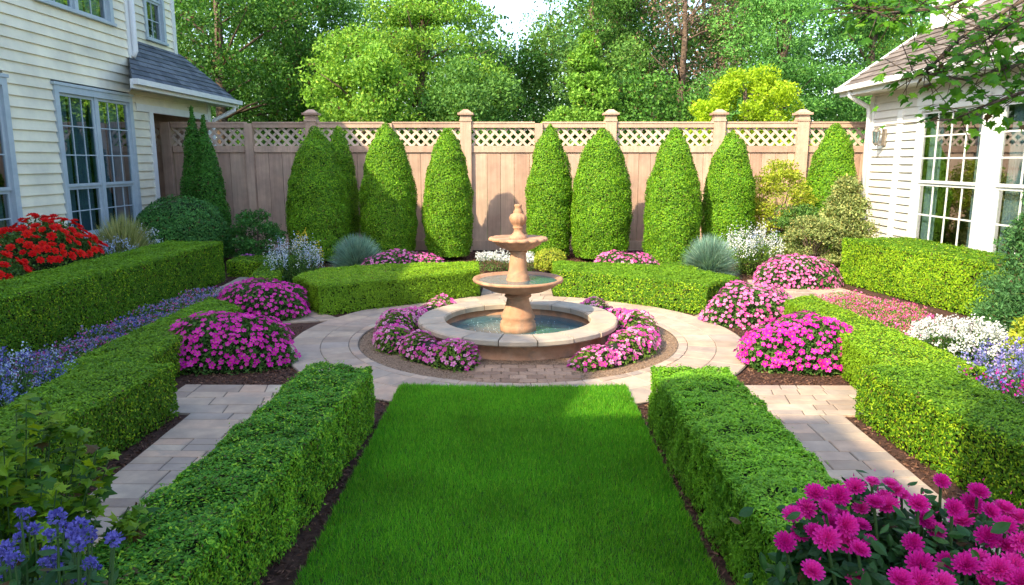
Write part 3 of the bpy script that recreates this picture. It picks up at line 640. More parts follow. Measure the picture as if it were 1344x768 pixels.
def clump(label, x, y, R_, h, fm, fr, nst=60, leafm=bush_leaf, name='flowering_plant', cat='flowers', spike=.3, tint=None, nl=2600):
    root = empty(name, (x, y, 0), label, cat); st = MB(); fb = MB(); lb = MB()
    P, N = dome_pts(nl, R_ * .95, R_ * .95, h * .8, 0, x); leaves(lb, P * rg.uniform(.35, 1, (nl, 1)), N + [0, 0, .4], .035, .016, .5)
    for i in range(nst):
        a = random.uniform(0, 6.283); q = R_ * math.sqrt(random.random()); hh = h * random.uniform(.7, 1.1) * (1 - .35 * (q / R_) ** 2)
        tip = np.array([q * math.cos(a), q * math.sin(a), hh]); st.tube([(tip[0] * .4, tip[1] * .4, 0), tuple(tip * [.8, .8, .6]), tuple(tip)], [.004, .003, .002], 4)
        k = random.randint(12, 22); m_ = random.randrange(len(fm)); Q = tip + rg.normal(size=(k, 3)) * [fr, fr, fr * (1 + spike * 4)] - [0, 0, fr * spike * 3]
        leaves(fb, Q, rg.normal(size=(k, 3)) * .4 + [0, -.2, .5], fr * .95, fr * .8, .4, m_)
    lb.build('foliage', leafm, root); st.build('stem', stem_m, root); tag(fb.build('flowers', fm, root), kind='stuff'); return root
clump('pale blue and white flowers with a few yellow ones, left of the grass ball', -3.62, 11.6, .46, .78, [paleb, whitep, paleb, whitep], .022, 110, spike=.5)
clump('yellow flowers rising behind the pale blue flowers', -3.62, 12.25, .26, .80, [yellp], .028, 16, nl=400)
clump('tall white flowers right of the right grass ball, against the cone evergreens', 4.2, 13.0, .55, .86, [whitep, whitep, paleb], .026, 120, leafm=leaf_bright, spike=.5)
clump('white flower mound near the right edge beside the dark conifer', 4.5, 7.15, .50, .42, [whitep], .024, 190, leafm=bush_leaf, spike=.0)
clump('blue flower clump at the left edge behind the low hedge block', -4.0, 5.3, .58, .54, [bluep, paleb, violp], .020, 120, spike=.2)
clump('small blue flowers next to the hedge corner, right of the blue clump', -3.65, 4.75, .34, .50, [bluep], .022, 30, spike=.1, nl=700)
clump('purple and blue flowers at the right edge behind the right hedge block', 3.95, 5.2, .62, .50, [violp, bluep, purp, magenta], .024, 170, spike=.1)
clump('second purple flower clump, behind the purple and blue ones', 4.35, 5.95, .50, .46, [purp, violp, bluep], .022, 110, spike=.1)
clump('pale blue flowers by the ball shrub behind the tall left hedge', -6.35, 12.1, .42, .84, [paleb, whitep], .026, 70, spike=.1)
clump('pale blue flowers next to the straw coloured grass', -6.25, 11.2, .40, .82, [paleb], .024, 60, spike=.1)
mound('red flowering bush behind the tall left hedge, under the windows', -6.55, 9.9, .62, 1.15, 1.18, red_b, .105, .05, .03, 9000, name='red_flower_bush', lo=.55, frac=.95, group='red flowering bushes', scale=(.9, 1.5))
mound('low red flowers at the left edge on top of the tall hedge line', -6.3, 8.3, .50, .9, .98, red_b, .12, .05, .03, 5000, name='red_flower_bush', lo=.45, frac=.75, group='red flowering bushes', scale=(.9, 1.5))

# ------------------------------------------------------------------ fountain
ft = empty('fountain', (CX, CY, 0), 'three tiered terracotta stone fountain standing in a round pool on the circle paving', 'fountain')
def lat(name, prof, mat, seg=64, wob=None, parent=ft): mb = MB(); mb.lathe(prof, seg, wob=wob); return mb.build(name, mat, parent)
lat('basin_wall', [(1.00, 0), (1.0, .03), (.975, .045), (.975, .17), (.97, .175), (.86, .175), (.86, .02)], stone_m, 96)
mb = MB(); ns = 18
for i in range(ns):
    a0 = 2 * math.pi * i / ns + .006; a1 = 2 * math.pi * (i + 1) / ns - .006; V = []; kk = 6; dr = random.uniform(-.008, .008); dz = random.uniform(-.003, .003)
    sec = [(.83, .178), (1.11, .178), (1.13, .195), (1.13, .235), (1.115, .25), (.845, .25), (.83, .235)]
    for j in range(kk):
        a = a0 + (a1 - a0) * j / (kk - 1)
        for r, z in sec: V.append(((r + (dr if r > 1 else 0)) * math.cos(a), (r + (dr if r > 1 else 0)) * math.sin(a), z + (dz if z > .2 else 0)))
    F = [(j * 7 + q, j * 7 + (q + 1) % 7, (j + 1) * 7 + (q + 1) % 7, (j + 1) * 7 + q) for j in range(kk - 1) for q in range(7)]
    r = random.random(); mb.add(V, F, 0, r); mb.poly(V[:7], 0, r); mb.poly(V[-7:], 0, r)
cp = mb.build('coping', coping_m, ft)
lat('water', [(.001, .10), (.3, .102), (.86, .10)], water_m, 64)
lat('pedestal', [(.001, .08), (.205, .08), (.205, .17), (.195, .185), (.20, .2), (.175, .225), (.195, .25), (.19, .28), (.165, .33), (.14, .40), (.128, .45), (.125, .475), (.145, .485), (.155, .5), (.145, .515), (.12, .525), (.15, .54), (.16, .555)], stone_m, 40)
lat('middle_bowl', [(.12, .535), (.18, .54), (.32, .57), (.43, .62), (.485, .665), (.51, .67), (.515, .69), (.505, .705), (.47, .70), (.44, .675), (.30, .64), (.001, .63)], stone_m, 72, lambda j, a: .004 * math.sin(a * 5))
lat('bowl_water', [(.001, .678), (.44, .678)], water_m, 48)
lat('upper_column', [(.135, .64), (.135, .69), (.125, .71), (.128, .725), (.115, .745), (.105, .80), (.098, .88), (.092, .95), (.09, .985), (.105, .995), (.105, 1.01), (.085, 1.02)], stone_m, 40, lambda j, a: .02 * math.sin(a * 3 + j * .8))
prof = [(.085, 1.015), (.12, 1.02), (.18, 1.045), (.235, 1.085), (.262, 1.115), (.30, 1.125), (.318, 1.135), (.318, 1.155), (.30, 1.165), (.26, 1.16), (.15, 1.155), (.001, 1.15)]
lat('top_bowl', prof, stone_m, 96, lambda j, a: (.10 * abs(math.sin(a * 8)) - .04 if 3 <= j <= 9 else .02 * math.sin(a * 24) if j in (1, 2) else 0))
lat('finial', [(.10, 1.155), (.10, 1.17), (.075, 1.19), (.05, 1.225), (.045, 1.255), (.06, 1.27), (.06, 1.28), (.05, 1.29), (.075, 1.32), (.093, 1.36), (.095, 1.39), (.08, 1.415), (.055, 1.43), (.05, 1.44), (.055, 1.455), (.04, 1.47), (.036, 1.50), (.045, 1.515), (.04, 1.53), (.001, 1.535)], stone_m, 48, lambda j, a: (.10 * abs(math.sin(a * 6)) - .03 if 8 <= j <= 12 else 0))
mb = MB(); P = rg.normal(size=(160, 3)) * [.17, .17, .006]; rr = np.linalg.norm(P[:, :2], axis=1, keepdims=True); P[:, :2] *= (1 + .22 / np.maximum(rr, .02)); P[:, 2] = .104 + np.abs(P[:, 2])
leaves(mb, P, rg.normal(size=P.shape) * [1, 1, .2], .008, .007, .2); tag(mb.build('splash', surf_mat('foam', [(0, (.7, .78, .8)), (1, (.85, .9, .9))], 5, .3, bst=0), ft), kind='stuff')

# ------------------------------------------------------------------ fence
FY = 16.3; TOPZ = 2.82
def fx(px): return (px - 680) / FPX * FY
fence = empty('garden_fence', (0, FY, 0), 'tall pinkish wooden fence with lattice top across the back of the garden', 'fence')
def P_(mb, name, mat=fence_m, parent=fence): mb.V = [v - np.array([0, FY, 0]) if parent is fence else v for v in mb.V]; return mb.build(name, mat, parent)
posts = [(-8.75, 0), (fx(228), 2), (fx(335), 0), (fx(415), 1), (fx(514), 0), (fx(613), 1), (fx(706), 0), (fx(798), 1), (fx(936), 1), (fx(1042), 1), (fx(1140), 0), (9.0, 0)]
for x, k in posts:
    wd_ = .24 if k == 1 else .2 if k == 2 else .17; zt = 3.0 if k == 1 else TOPZ + .0 if k == 0 else 2.85
    mb = MB(); mb.box(x - wd_ / 2, x + wd_ / 2, FY - .12, FY + .12, 0, zt)
    if k == 1: mb.box(x - wd_ / 2 - .015, x + wd_ / 2 + .015, FY - .135, FY + .135, zt - .14, zt - .10)
    p = P_(mb, 'post')
    if k == 1:
        c = MB(); c.box(x - .17, x + .17, FY - .17, FY + .17, zt, zt + .045); q = [(x - .14, FY - .14), (x + .14, FY - .14), (x + .14, FY + .14), (x - .14, FY + .14)]
        q2 = [(x - .05, FY - .05), (x + .05, FY - .05), (x + .05, FY + .05), (x - .05, FY + .05)]
        V = [(*a, zt + .047) for a in q] + [(*a, zt + .12) for a in q2]; c.add(V, [(0, 1, 5, 4), (1, 2, 6, 5), (2, 3, 7, 6), (3, 0, 4, 7), (4, 5, 6, 7)])
        c.V = [v - np.array([0, FY, 0]) for v in c.V]; o_ = c.build('cap', fence_m); o_.parent = p
for i in range(len(posts) - 1):
    (xa, ka), (xb, kb) = posts[i], posts[i + 1]; xa += .12 if ka else .085; xb -= .12 if kb else .085
    mb = MB(); x = xa; 
    while x < xb - .02:
        wb_ = min(random.choice((.26, .30, .34)), xb - x)
        if xb - x - wb_ < .1: wb_ = xb - x
        mb.box(x + .004, x + wb_ - .004, FY - .02 + random.uniform(-.003, .003), FY + .02, .22, 2.20); x += wb_
    P_(mb, 'board_panel')
    mb = MB(); mb.box(xa, xb, FY - .055, FY + .055, 2.20, 2.34); P_(mb, 'middle_rail'); mb = MB(); mb.box(xa, xb, FY - .06, FY + .05, .03, .24); P_(mb, 'bottom_rail')
    mb = MB(); mb.box(xa, xb, FY - .07, FY + .07, 2.73, TOPZ); mb.box(xa, xb, FY - .085, FY + .085, TOPZ + .0, TOPZ + .035)
    P_(mb, 'top_rail')
    mb = MB(); z0, z1 = 2.33, 2.74; hgt = z1 - z0; s = .205
    for sg in (1, -1):
        x = xa - hgt
        while x < xb + hgt:
            # clip the diagonal to the opening
            t0, t1 = 0.0, 1.0; dx = hgt * sg; xs = x if sg == 1 else x + 0
            tA = (xa - xs) / dx; tB = (xb - xs) / dx; t0 = max(0, min(tA, tB)); t1 = min(1, max(tA, tB))
            if t1 - t0 > .05: mb.bar((xs + dx * t0, FY + .012 * sg, z0 + hgt * t0), (xs + dx * t1, FY + .012 * sg, z0 + hgt * t1), .018, .042, up=(0, 1, 0), rnd=random.random()) if False else mb.bar((xs + dx * t0, FY + .012 * sg, z0 + hgt * t0), (xs + dx * t1, FY + .012 * sg, z0 + hgt * t1), .055, .016, up=(0, 1, 0))
            x += s
    P_(mb, 'lattice', lattice_m)

# ------------------------------------------------------------------ houses
def siding(mb, X, sg, y0, y1, z0, z1, holes, pitch=.17, m=0):
    """lapped boards on the plane x = X facing sg, split round the openings (y0,y1,z0,z1)"""
    z = z0
    while z < z1 - .01:
        zt = min(z + pitch, z1); cuts = [(y0, y1)]
        for (a, b, c, d) in holes:
            if c < zt - .005 and d > z + .005:
                new = []
                for (s, e) in cuts:
                    if b <= s or a >= e: new.append((s, e)); continue
                    if a > s: new.append((s, a))
                    if b < e: new.append((b, e))
                cuts = new
        for s, e in cuts:
            xo = X + sg * .036; xi = X + sg * .004; xb = X - sg * .03
            V = [(xo, s, z), (xo, e, z), (xi, e, zt), (xi, s, zt), (xb, s, z), (xb, e, z), (xb, e, zt), (xb, s, zt)]
            F = [(0, 1, 2, 3), (4, 7, 6, 5), (0, 4, 5, 1), (3, 2, 6, 7), (0, 3, 7, 4), (1, 5, 6, 2)]; mb.add(V, F, m)
        z = zt
    return mb
def window(root, X, sg, y0, y1, z0, z1, zm, units, cols, rows_up, rows_lo, tm, mull=.10, cas=.11, curtain=True, mw=.018, cm=None, cw=.22):
    mb = MB(); f = lambda a, b: (min(X + sg * a, X + sg * b), max(X + sg * a, X + sg * b))
    xa, xb = f(-.03, .058)
    mb.box(xa, xb, y0, y0 + cas, z0, z1); mb.box(xa, xb, y1 - cas, y1, z0, z1); mb.box(xa, xb, y0 + cas, y1 - cas, z1 - cas, z1)
    a_, b_ = f(-.03, .085); mb.box(a_, b_, y0 - .03, y1 + .03, z0 - .05, z0 + .001); a_, b_ = f(-.0, .075); mb.box(a_, b_, y0 - .03, y1 + .03, z1 + .001, z1 + .05)
    iy0, iy1 = y0 + cas, y1 - cas; W_ = (iy1 - iy0 - mull * (units - 1)) / units
    for u in range(1, units): c = iy0 + u * (W_ + mull) - mull; mb.box(f(-.03, .03)[0], f(-.03, .03)[1], c, c + mull, z0 + .001, z1 - cas)
    wn = mb.build('window', tm, root)
    s = MB(); g_ = MB()
    for u in range(units):
        a = iy0 + u * (W_ + mull); b = a + W_
        for (c, d, rows, dep) in ((zm, z1 - cas, rows_up, 0.0), (z0 + .002, zm, rows_lo, -.028)):
            s = MB(); g_ = MB(); xs0, xs1 = f(dep - .02, dep + .012); fr = .05
            s.box(xs0, xs1, a, a + fr, c, d); s.box(xs0, xs1, b - fr, b, c, d); s.box(xs0, xs1, a + fr, b - fr, c, c + fr); s.box(xs0, xs1, a + fr, b - fr, d - fr, d)
            ms0, ms1 = f(dep - .012, dep + .004)
            for k in range(1, cols): y = a + fr + (b - a - 2 * fr) * k / cols; s.box(ms0, ms1, y - mw / 2, y + mw / 2, c + fr, d - fr)
            ms0, ms1 = f(dep - .0125, dep + .0045)
            for k in range(1, rows): z = c + fr + (d - c - 2 * fr) * k / rows; s.box(ms0, ms1, a + fr, b - fr, z - mw / 2, z + mw / 2)
            xg = X + sg * (dep - .006); g_.poly([(xg, a + fr, c + fr), (xg, b - fr, c + fr), (xg, b - fr, d - fr), (xg, a + fr, d - fr)])
            s.build('sash', tm, wn); g_.build('pane', glass_m, wn)
    if curtain:
        for u in range(units):
            a = iy0 + u * (W_ + mull); b = a + W_
            for (p, q) in ((a + .01, a + W_ * cw), (b - W_ * cw, b - .01)):
                c = MB(); ys = np.linspace(p, q, 24); V = [(X - sg * (.16 + .025 * math.sin(i * 1.9)), y, z) for z in (z0 + .03, z1 - cas) for i, y in enumerate(ys)]
                c.add(V, [(i, i + 1, 25 + i, 24 + i) for i in range(23)], 0, .5, True)
                c.build('curtain', cm or curt_m, wn)
    return wn
def room(root, X, sg, y0, y1, z0, z1, depth=2.2):
    mb = MB(); xa, xb = sorted((X - sg * .05, X - sg * depth)); mb.box(xa, xb, y0, y1, z0, z1)
    # drop the face on the outer plane
    F = mb.F[0]; keep = [i for i in range(6) if not np.all(np.abs(mb.V[0][F[i]][:, 0] - (X - sg * .05)) < 1e-6)]; mb.F[0] = F[keep]; mb.M[0] = mb.M[0][keep]; mb.R[0] = mb.R[0][keep]; mb.sm[0] = mb.sm[0][keep]
    return mb.build('room', dark_m, root)

LX = -7.5
lh = empty('cream_house', (0, 0, 0), 'two storey house with cream lapped siding and grey trimmed windows on the left', 'house')
w1 = (8.15, 10.85, .75, 3.20); w2 = (11.95, 14.33, .75, 3.22); w3 = (11.75, 13.95, 4.5, 6.1); w0 = (4.6, 7.2, .75, 3.2)
mb = MB(); siding(mb, LX, 1, -2.2, 14.5, 0, 6.4, [w0, w1, w2, w3], .165); siding(mb, LX, 1, 14.5, 15.0, 0, 2.98, [], .165)
mb.build('siding', cream_m, lh)
w4 = (16.15, 17.05, 4.62, 6.2)
mb = MB(); siding(mb, -8.0, 1, 14.5, 17.5, 3.9, 6.4, [w4], .165); mb.build('upper_siding', cream_m, lh)
mb = MB()
mb.box(LX - .05, LX + .05, 14.98, 15.13, 0, 2.98)                       # corner boards
mb.box(LX - .02, LX + .049, 14.40, 14.52, 3.95, 6.4); mb.box(-8.05, -7.95, 17.42, 17.56, 4.3, 6.4)
mb.box(LX - .04, LX + .045, 14.51, 17.95, 2.98, 3.12)                     # beam trim
mb.box(LX - .35, LX + .041, 17.80, 17.95, 0, 2.979); mb.box(LX - .04, LX + .052, 17.82, 17.97, 3.0, 3.42)
mb.build('corner_board', trim_m, lh)
mb = MB(); siding(mb, LX + .0, 1, 14.51, 17.82, 3.12, 3.45, [], .165); mb.build('beam_cladding', cream_m, lh)
mb = MB(); siding(mb, -8.9, 1, 14.4, 17.9, 0, 3.4, [], .165); mb.box(-8.9, -7.5, 17.7, 17.9, 0, 3.4); mb.build('porch_wall', porch_m, lh)
for ww, u, c_, ru, rl, zm, tm_ in ((w0, 2, 3, 3, 2, 1.58, greytrim_m), (w1, 2, 3, 3, 2, 1.58, greytrim_m), (w2, 2, 3, 3, 2, 1.58, greytrim_m), (w3, 2, 2, 2, 2, 5.3, greytrim_m)):
    window(lh, LX, 1, *ww, zm, u, c_, ru, rl, tm_, cm=bluecurt_m, cw=.46); 
window(lh, -8.0, 1, *w4, 5.45, 1, 2, 2, 2, greytrim_m, cas=.09)
room(lh, LX, 1, 0.0, 14.3, .2, 3.3, 3.5); room(lh, LX, 1, 6, 14.4, 3.95, 6.3, .48); room(lh, -8.0, 1, 15.9, 17.3, 4.2, 6.3)
mb = MB(); mb.box(-16, -8.6, -2.2, 17.45, 3.7, 6.39); mb.box(-16, -11.1, -2.2, 14.4, 0, 3.7); mb.box(-11.1, LX - .03, 14.35, 14.5, 0, 3.7); mb.box(-8.6, LX - .03, 14.3, 14.49, 3.9, 6.39); mb.box(-8.6, -8.03, 17.3, 17.46, 3.9, 6.39); mb.box(-8.6, -8.03, 14.5, 17.3, 3.75, 3.85)
mb.build('wall', cream_m, lh)
def shingles(mb, E0, E1, T0, T1, rows, th=.02, tab=.3):
    """lapped courses from the eave line E0-E1 up to T0-T1"""
    E0, E1, T0, T1 = map(np.array, (E0, E1, T0, T1)); nn = np.cross(E1 - E0, T0 - E0); nn = nn / np.linalg.norm(nn); nn = nn if nn[2] > 0 else -nn
    for r in range(rows):
        a, b = r / rows, (r + 1) / rows; l0, r0 = E0 + (T0 - E0) * a, E1 + (T1 - E1) * a; l1, r1 = E0 + (T0 - E0) * b, E1 + (T1 - E1) * b
        n = max(1, int(np.linalg.norm(r0 - l0) / tab)); ofs = random.random() * .9; cuts = sorted({0.0, 1.0} | {min(1, max(0, (k + ofs) / n)) for k in range(n)})
        for s, e in zip(cuts[:-1], cuts[1:]):
            q = [l0 + (r0 - l0) * s, l0 + (r0 - l0) * e, l1 + (r1 - l1) * e, l1 + (r1 - l1) * s]; h_ = th * random.uniform(.85, 1.15)
            V = [q[0] + nn * h_, q[1] + nn * h_, q[2] + nn * .002, q[3] + nn * .002, q[0], q[1], q[2] - nn * .01, q[3] - nn * .01]
            mb.add(V, [(0, 1, 2, 3), (0, 4, 5, 1), (4, 7, 6, 5), (0, 3, 7, 4), (1, 5, 6, 2)])
    return mb
mb = MB(); EZ = 3.47
shingles(mb, (-6.98, 13.5, EZ), (-6.98, 18.5, EZ), (-8.02, 15.4, EZ + 1.04), (-8.02, 17.75, EZ + 1.04), 9)
rf = mb.build('porch_roof', slate_m, lh)
mb = MB(); mb.add([(-6.99, 13.52, EZ - .005), (-7.5, 14.42, EZ + .50), (-7.5, 14.40, EZ - .005)], [(0, 1, 2, 2)]); mb.build('roof_end', slate_m, lh); mb = MB()
mb.add([(-6.98, 18.5, EZ), (-8.02, 17.75, EZ + 1.04), (-8.4, 18.5, EZ)], [(0, 1, 2, 2)]); mb.build('roof_hip', slate_m, lh)
def gutter(root, pts, name='gutter'):
    mb = MB()
    for a, b in zip(pts[:-1], pts[1:]): mb.bar(a, b, .11, .10)
    return mb.build(name, trim_m, root)
gutter(lh, [(-6.93, 13.5, EZ - .04), (-6.93, 18.55, EZ - .04)])
mb = MB(); mb.prism([(-6.99, 13.5), (-6.99, 18.45), (-7.5, 18.45), (-7.5, 14.38)], EZ - .14, EZ - .10); mb.box(-7.0, -6.97, 13.45, 18.5, EZ - .16, EZ); mb.build('soffit', trim_m, lh)
mb = MB(); mb.tube([(-7.0, 18.3, EZ - .06), (-7.0, 18.3, EZ - .22), (-7.2, 18.15, EZ - .36), (-7.42, 18.05, EZ - .48), (-7.44, 18.03, EZ - .8), (-7.44, 18.03, 0)], .05, 10); mb.build('downspout', trim_m, lh)
mb = MB(); mb.tube([(LX + .09, 14.55, 6.35), (LX + .09, 14.55, 4.1), (LX + .05, 14.5, 3.98)], .055, 10); mb.build('downspout', trim_m, lh)
mb = MB()                                             # main roof; cross gable and rear wing are unseen, shaped to shade the garden
shingles(mb, (-7.1, -2, 6.42), (-7.1, 14.9, 6.42), (-11.7, -2, 8.6), (-11.7, 14.9, 8.6), 12, .03, 1.2); shingles(mb, (-16.3, 14.9, 6.42), (-16.3, -2, 6.42), (-11.7, 14.9, 8.6), (-11.7, -2, 8.6), 12, .03, 1.2)
mb.add([(-7.5, 14.6, 6.4), (-16, 14.6, 6.4), (-11.7, 14.6, 8.55)], [(0, 1, 2, 2)])
shingles(mb, (-7.1, 3.0, 6.5), (-11.7, 3.0, 6.5), (-7.1, -2.0, 8.75), (-11.7, -2.0, 8.75), 8, .03, 1.2); shingles(mb, (-7.1, -7.0, 6.5), (-11.7, -7.0, 6.5), (-7.1, -2.0, 8.75), (-11.7, -2.0, 8.75), 8, .03, 1.2)
mb.add([(-7.3, 3.0, 6.4), (-7.3, -7, 6.4), (-7.3, -2, 8.7)], [(0, 1, 2, 2)]); mb.build('main_roof', slate_m, lh)
mb = MB(); mb.box(-16, -4.4, -10, -2.25, 0, 7.2); mb.box(-4.39, -.6, -10, -2.26, 0, 5.1); mb.build('shading_wing', cream_m, lh)  # unseen wing, stepped in height to shape the shadow over the foreground
mb = MB(); mb.box(-16.3, -4.2, -10.3, -1.95, 7.21, 7.4); mb.add([(-16.3, -1.95, 7.4), (-4.2, -1.95, 7.4), (-4.2, -10.3, 7.4), (-16.3, -10.3, 7.4), (-12, -6.1, 9.5), (-7.5, -6.1, 9.5)], [(0, 1, 5, 4), (1, 2, 5, 5), (2, 3, 4, 5), (3, 0, 4, 4)]); mb.build('shading_wing_roof', slate_m, lh)
mb = MB(); mb.box(-4.19, -.3, -10.2, -1.96, 5.11, 5.3); mb.build('shading_flat_roof', slate_m, lh)  # unseen, kept low so sun reaches the right path
mb = MB(); mb.box(-3.0, -1.5, -2.9, -2.1, 5.31, 7.3); mb.build('chimney', stone_m, lh)  # unseen stack added to shade part of the right hedge block

RX = 7.3
rh = empty('white_house', (0, 0, 0), 'single storey white sided house with large paned windows and brown roof on the right', 'house')
v1 = (11.55, 13.55, .48, 2.98); v2 = (9.0, 11.35, .48, 2.98); v3 = (6.0, 8.3, .48, 2.98)
mb = MB(); siding(mb, RX, -1, 3.0, 15.4, 0, 3.4, [(8.9, 13.6, .48, 3.05), v3], .15); mb.build('siding', rsiding_m, rh)
mb = MB(); mb.box(RX - .05, RX + .04, 15.25, 15.42, 0, 3.3); mb.box(RX - .06, RX + .02, 14.1, 14.26, 0, 2.95); mb.box(RX - .052, RX + .02, 8.9, 13.62, 3.03, 3.2); mb.box(RX - .034, RX + .02, 11.36, 11.54, .44, 3.03); mb.build('corner_board', trim_m, rh)
for v in (v1, v2, v3): window(rh, RX, -1, *v, 1.62, 1, 4, 3, 2, trim_m, cas=.10, mw=.026)
room(rh, RX, -1, 5.5, 14.0, .2, 3.2, 3.5)
mb = MB(); mb.box(RX + .03, 15, 15.3, 15.4, 0, 3.4); mb.box(11, 15, 3, 15.3, 0, 3.4); mb.box(RX + .03, 11, 14.0, 14.1, 0, 3.4); mb.add([(RX, 15.39, 3.4), (15, 15.39, 3.4), (15, 15.39, 5.2), (10.9, 15.39, 6.1)], [(0, 1, 2, 3)]); mb.build('wall', rsiding_m, rh)
RE = 3.52; sl_ = .70; top = (11.0, RE + (11.0 - 6.8) * sl_)
mb = MB(); shingles(mb, (6.8, 2.5, RE), (6.8, 15.85, RE), (top[0], 2.5, top[1]), (top[0], 15.85, top[1]), 22, .022, .35); shingles(mb, (15.2, 15.85, RE), (15.2, 2.5, RE), (top[0], 15.85, top[1]), (top[0], 2.5, top[1]), 22, .022, 1.5)
rf = mb.build('roof', brown_m, rh)
mb = MB(); mb.box(8.35, 9.15, 14.7, 15.5, 4.3, 5.75); mb.box(8.28, 9.22, 14.63, 15.57, 5.751, 5.83); mb.build('chimney', rsiding_m, rf)
gutter(rh, [(6.74, 2.5, RE - .05), (6.74, 15.9, RE - .05)])
mb = MB(); mb.box(6.8, RX - .0, 2.6, 15.8, RE - .17, RE - .13); mb.box(6.79, 6.82, 2.5, 15.85, RE - .19, RE - .01)
mb.bar((6.78, 15.87, RE - .06), (top[0], 15.87, top[1] - .06), .03, .16); mb.build('soffit', trim_m, rh)
mb = MB(); mb.tube([(6.78, 15.35, RE - .08), (6.78, 15.35, RE - .2), (6.95, 15.35, RE - .3), (7.18, 15.35, RE - .42), (7.21, 15.35, RE - .6), (7.21, 15.35, .1)], .045, 10); mb.build('downspout', trim_m, rh)
# wall lantern
ly, lz = 14.72, 2.47
ln_ = empty('wall_lantern', (RX - .04, ly, lz), 'aged metal carriage lantern on the white siding by the house corner', 'lantern')
mb = MB(); mb.box(-.03, 0.005, -.06, .06, -.16, .16); mb.tube([(-.01, 0, -.1), (-.1, 0, -.16), (-.17, 0, -.12)], .012, 8); mb.tube([(-.01, 0, .1), (-.08, 0, .2), (-.17, 0, .17)], .012, 8)
mb.lathe([(.001, .2), (.03, .18), (.085, .12), (.09, .11), (.07, .11)], 6, cx=-.17); mb.lathe([(.055, -.12), (.06, -.11), (.02, -.15), (.001, -.17)], 6, cx=-.17)
for k in range(6): a = k * math.pi / 3; mb.bar((-.17 + .055 * math.cos(a), .055 * math.sin(a), -.12), (-.17 + .08 * math.cos(a), .08 * math.sin(a), .11), .009, .009)
mb.build('bracket', metal_m, ln_)
mb = MB(); mb.lathe([(.05, -.115), (.074, .11)], 6, cx=-.17); mb.build('glass', glass_m, ln_)

# ------------------------------------------------------------------ trees behind the fence
def crown_leaves(centers, rads, per, ln, wd, squash=.75, outv=.45):
    mb = MB(); Ps = []; Ns = []; rv = []
    for c, r in zip(centers, rads):
        d = nrm(rg.normal(size=(per, 3))); q = r * rg.uniform(.25, 1.1, per) ** .55
        Ps.append(np.asarray(c) + d * q[:, None] * [1, 1, squash]); Ns.append(d + [0, 0, .5]); rv.append(np.clip(rg.uniform(0, .7, per) + random.uniform(0, .3), 0, 1))
    leaves(mb, np.concatenate(Ps), nrm(np.concatenate(Ns)), ln, wd, outv, 0, .4, np.concatenate(rv)); return mb
def tree(label, x, y, h, rw, mat, kind='broad', n=70, per=150, ln=.15, wd=.095, base=1.5, tr=.16, group='trees beyond the fence', name='tree', cr=.75, lean=0, bare=0):
    per = int(per * 2.5); ln *= .70; wd *= .70
    root = empty(name, (x, y, 0), label, 'tree', group); tb = MB(); cs = []; rs = []
    tb.tube([(0, 0, -.1), (lean * .3, 0, h * .3), (lean * .6 + .1, 0, h * .6), (lean, 0, h * .92)], [tr, tr * .8, tr * .5, tr * .12], 9)
    lb = MB()
    for i in range(n):
        a = random.uniform(0, 6.283); t = random.random()
        if kind == 'broad':
            z = base + (h - base) * t; e = math.sqrt(max(.03, 1 - abs((t - .45) / .58) ** 2.2)); q = rw * e * random.uniform(.25, 1) ** .5; r = cr * random.uniform(.7, 1.25); zz = z
        elif kind == 'pine':
            lv = int(t * 9) / 9; z = base + (h - base) * (lv + random.uniform(-.02, .02)); e = (1 - lv) ** .6 * .85 + .15; q = rw * e * random.uniform(.15, 1); r = cr * random.uniform(.55, 1.0); zz = z - .1 * q + random.uniform(-.08, .08)
        else:
            z = base + (h - base) * t; q = rw * (1 - t) ** .75 * random.uniform(.4, 1) ** .6; r = cr * (.4 + .7 * (1 - t)) * random.uniform(.7, 1.1); zz = z
        c = (q * math.cos(a) + lean * t, q * math.sin(a), zz); cs.append(c); rs.append(r)
        if i % 4 == 0: zb = max(.5, zz * random.uniform(.7, .92)); f = zb / h; lb.tube([(lean * f, 0, zb), (c[0] * .5 + lean * f * .5, c[1] * .5, (zb + zz) / 2 + .1), c], [tr * .28 * (1.1 - f), tr * .16, .012], 5)
    sq = .8 if kind != 'pine' else .42
    crown_leaves(cs, rs, per, ln, wd, sq).build('crown', mat, root); tb.build('trunk', bark, root); lb.build('limb', bark, root); return root
g1 = leaf_mat('oak_leaf', (.02, .07, .010), (.075, .185, .026), .3, .5); g2 = leaf_mat('pine_light', (.05, .14, .014), (.18, .33, .04), .35, .5)
g3 = leaf_mat('tree_mid', (.028, .095, .018), (.11, .22, .04), .35, .5); g4 = leaf_mat('plum_leaf', (.07, .05, .04), (.20, .14, .11), .3, .5)
g5 = leaf_mat('golden_leaf', (.24, .42, .01), (.50, .68, .03), .4, .5, gain=1); g6 = leaf_mat('pine_deep', (.03, .11, .02), (.11, .26, .05), .3, .5)
g7 = leaf_mat('far_leaf', (.028, .085, .025), (.085, .185, .05), .3, .3)
def tx(px, D): return (px - 680) / FPX * D
tree('dark dense leafy tree behind the cream house roof', tx(300, 23), 23, 10.5, 3.0, g1, n=110, per=190, base=1.2, cr=.85, tr=.22)
tree('dark leafy tree right of the house roof, its crown rounding off at the sky', tx(400, 25), 25, 8.2, 2.2, g1, n=90, per=170, base=1.4, tr=.2)
tree('large light green pine with a visible brown trunk, left of the sky gap', tx(556, 24), 24, 9.8, 3.3, g2, 'pine', n=190, per=120, ln=.15, wd=.07, base=2.6, cr=.95, tr=.24)
tree('bright green bushy tree low in front of the light green pine', tx(478, 21), 21, 5.4, 1.35, g2, n=60, per=150, base=1.5, cr=.55)
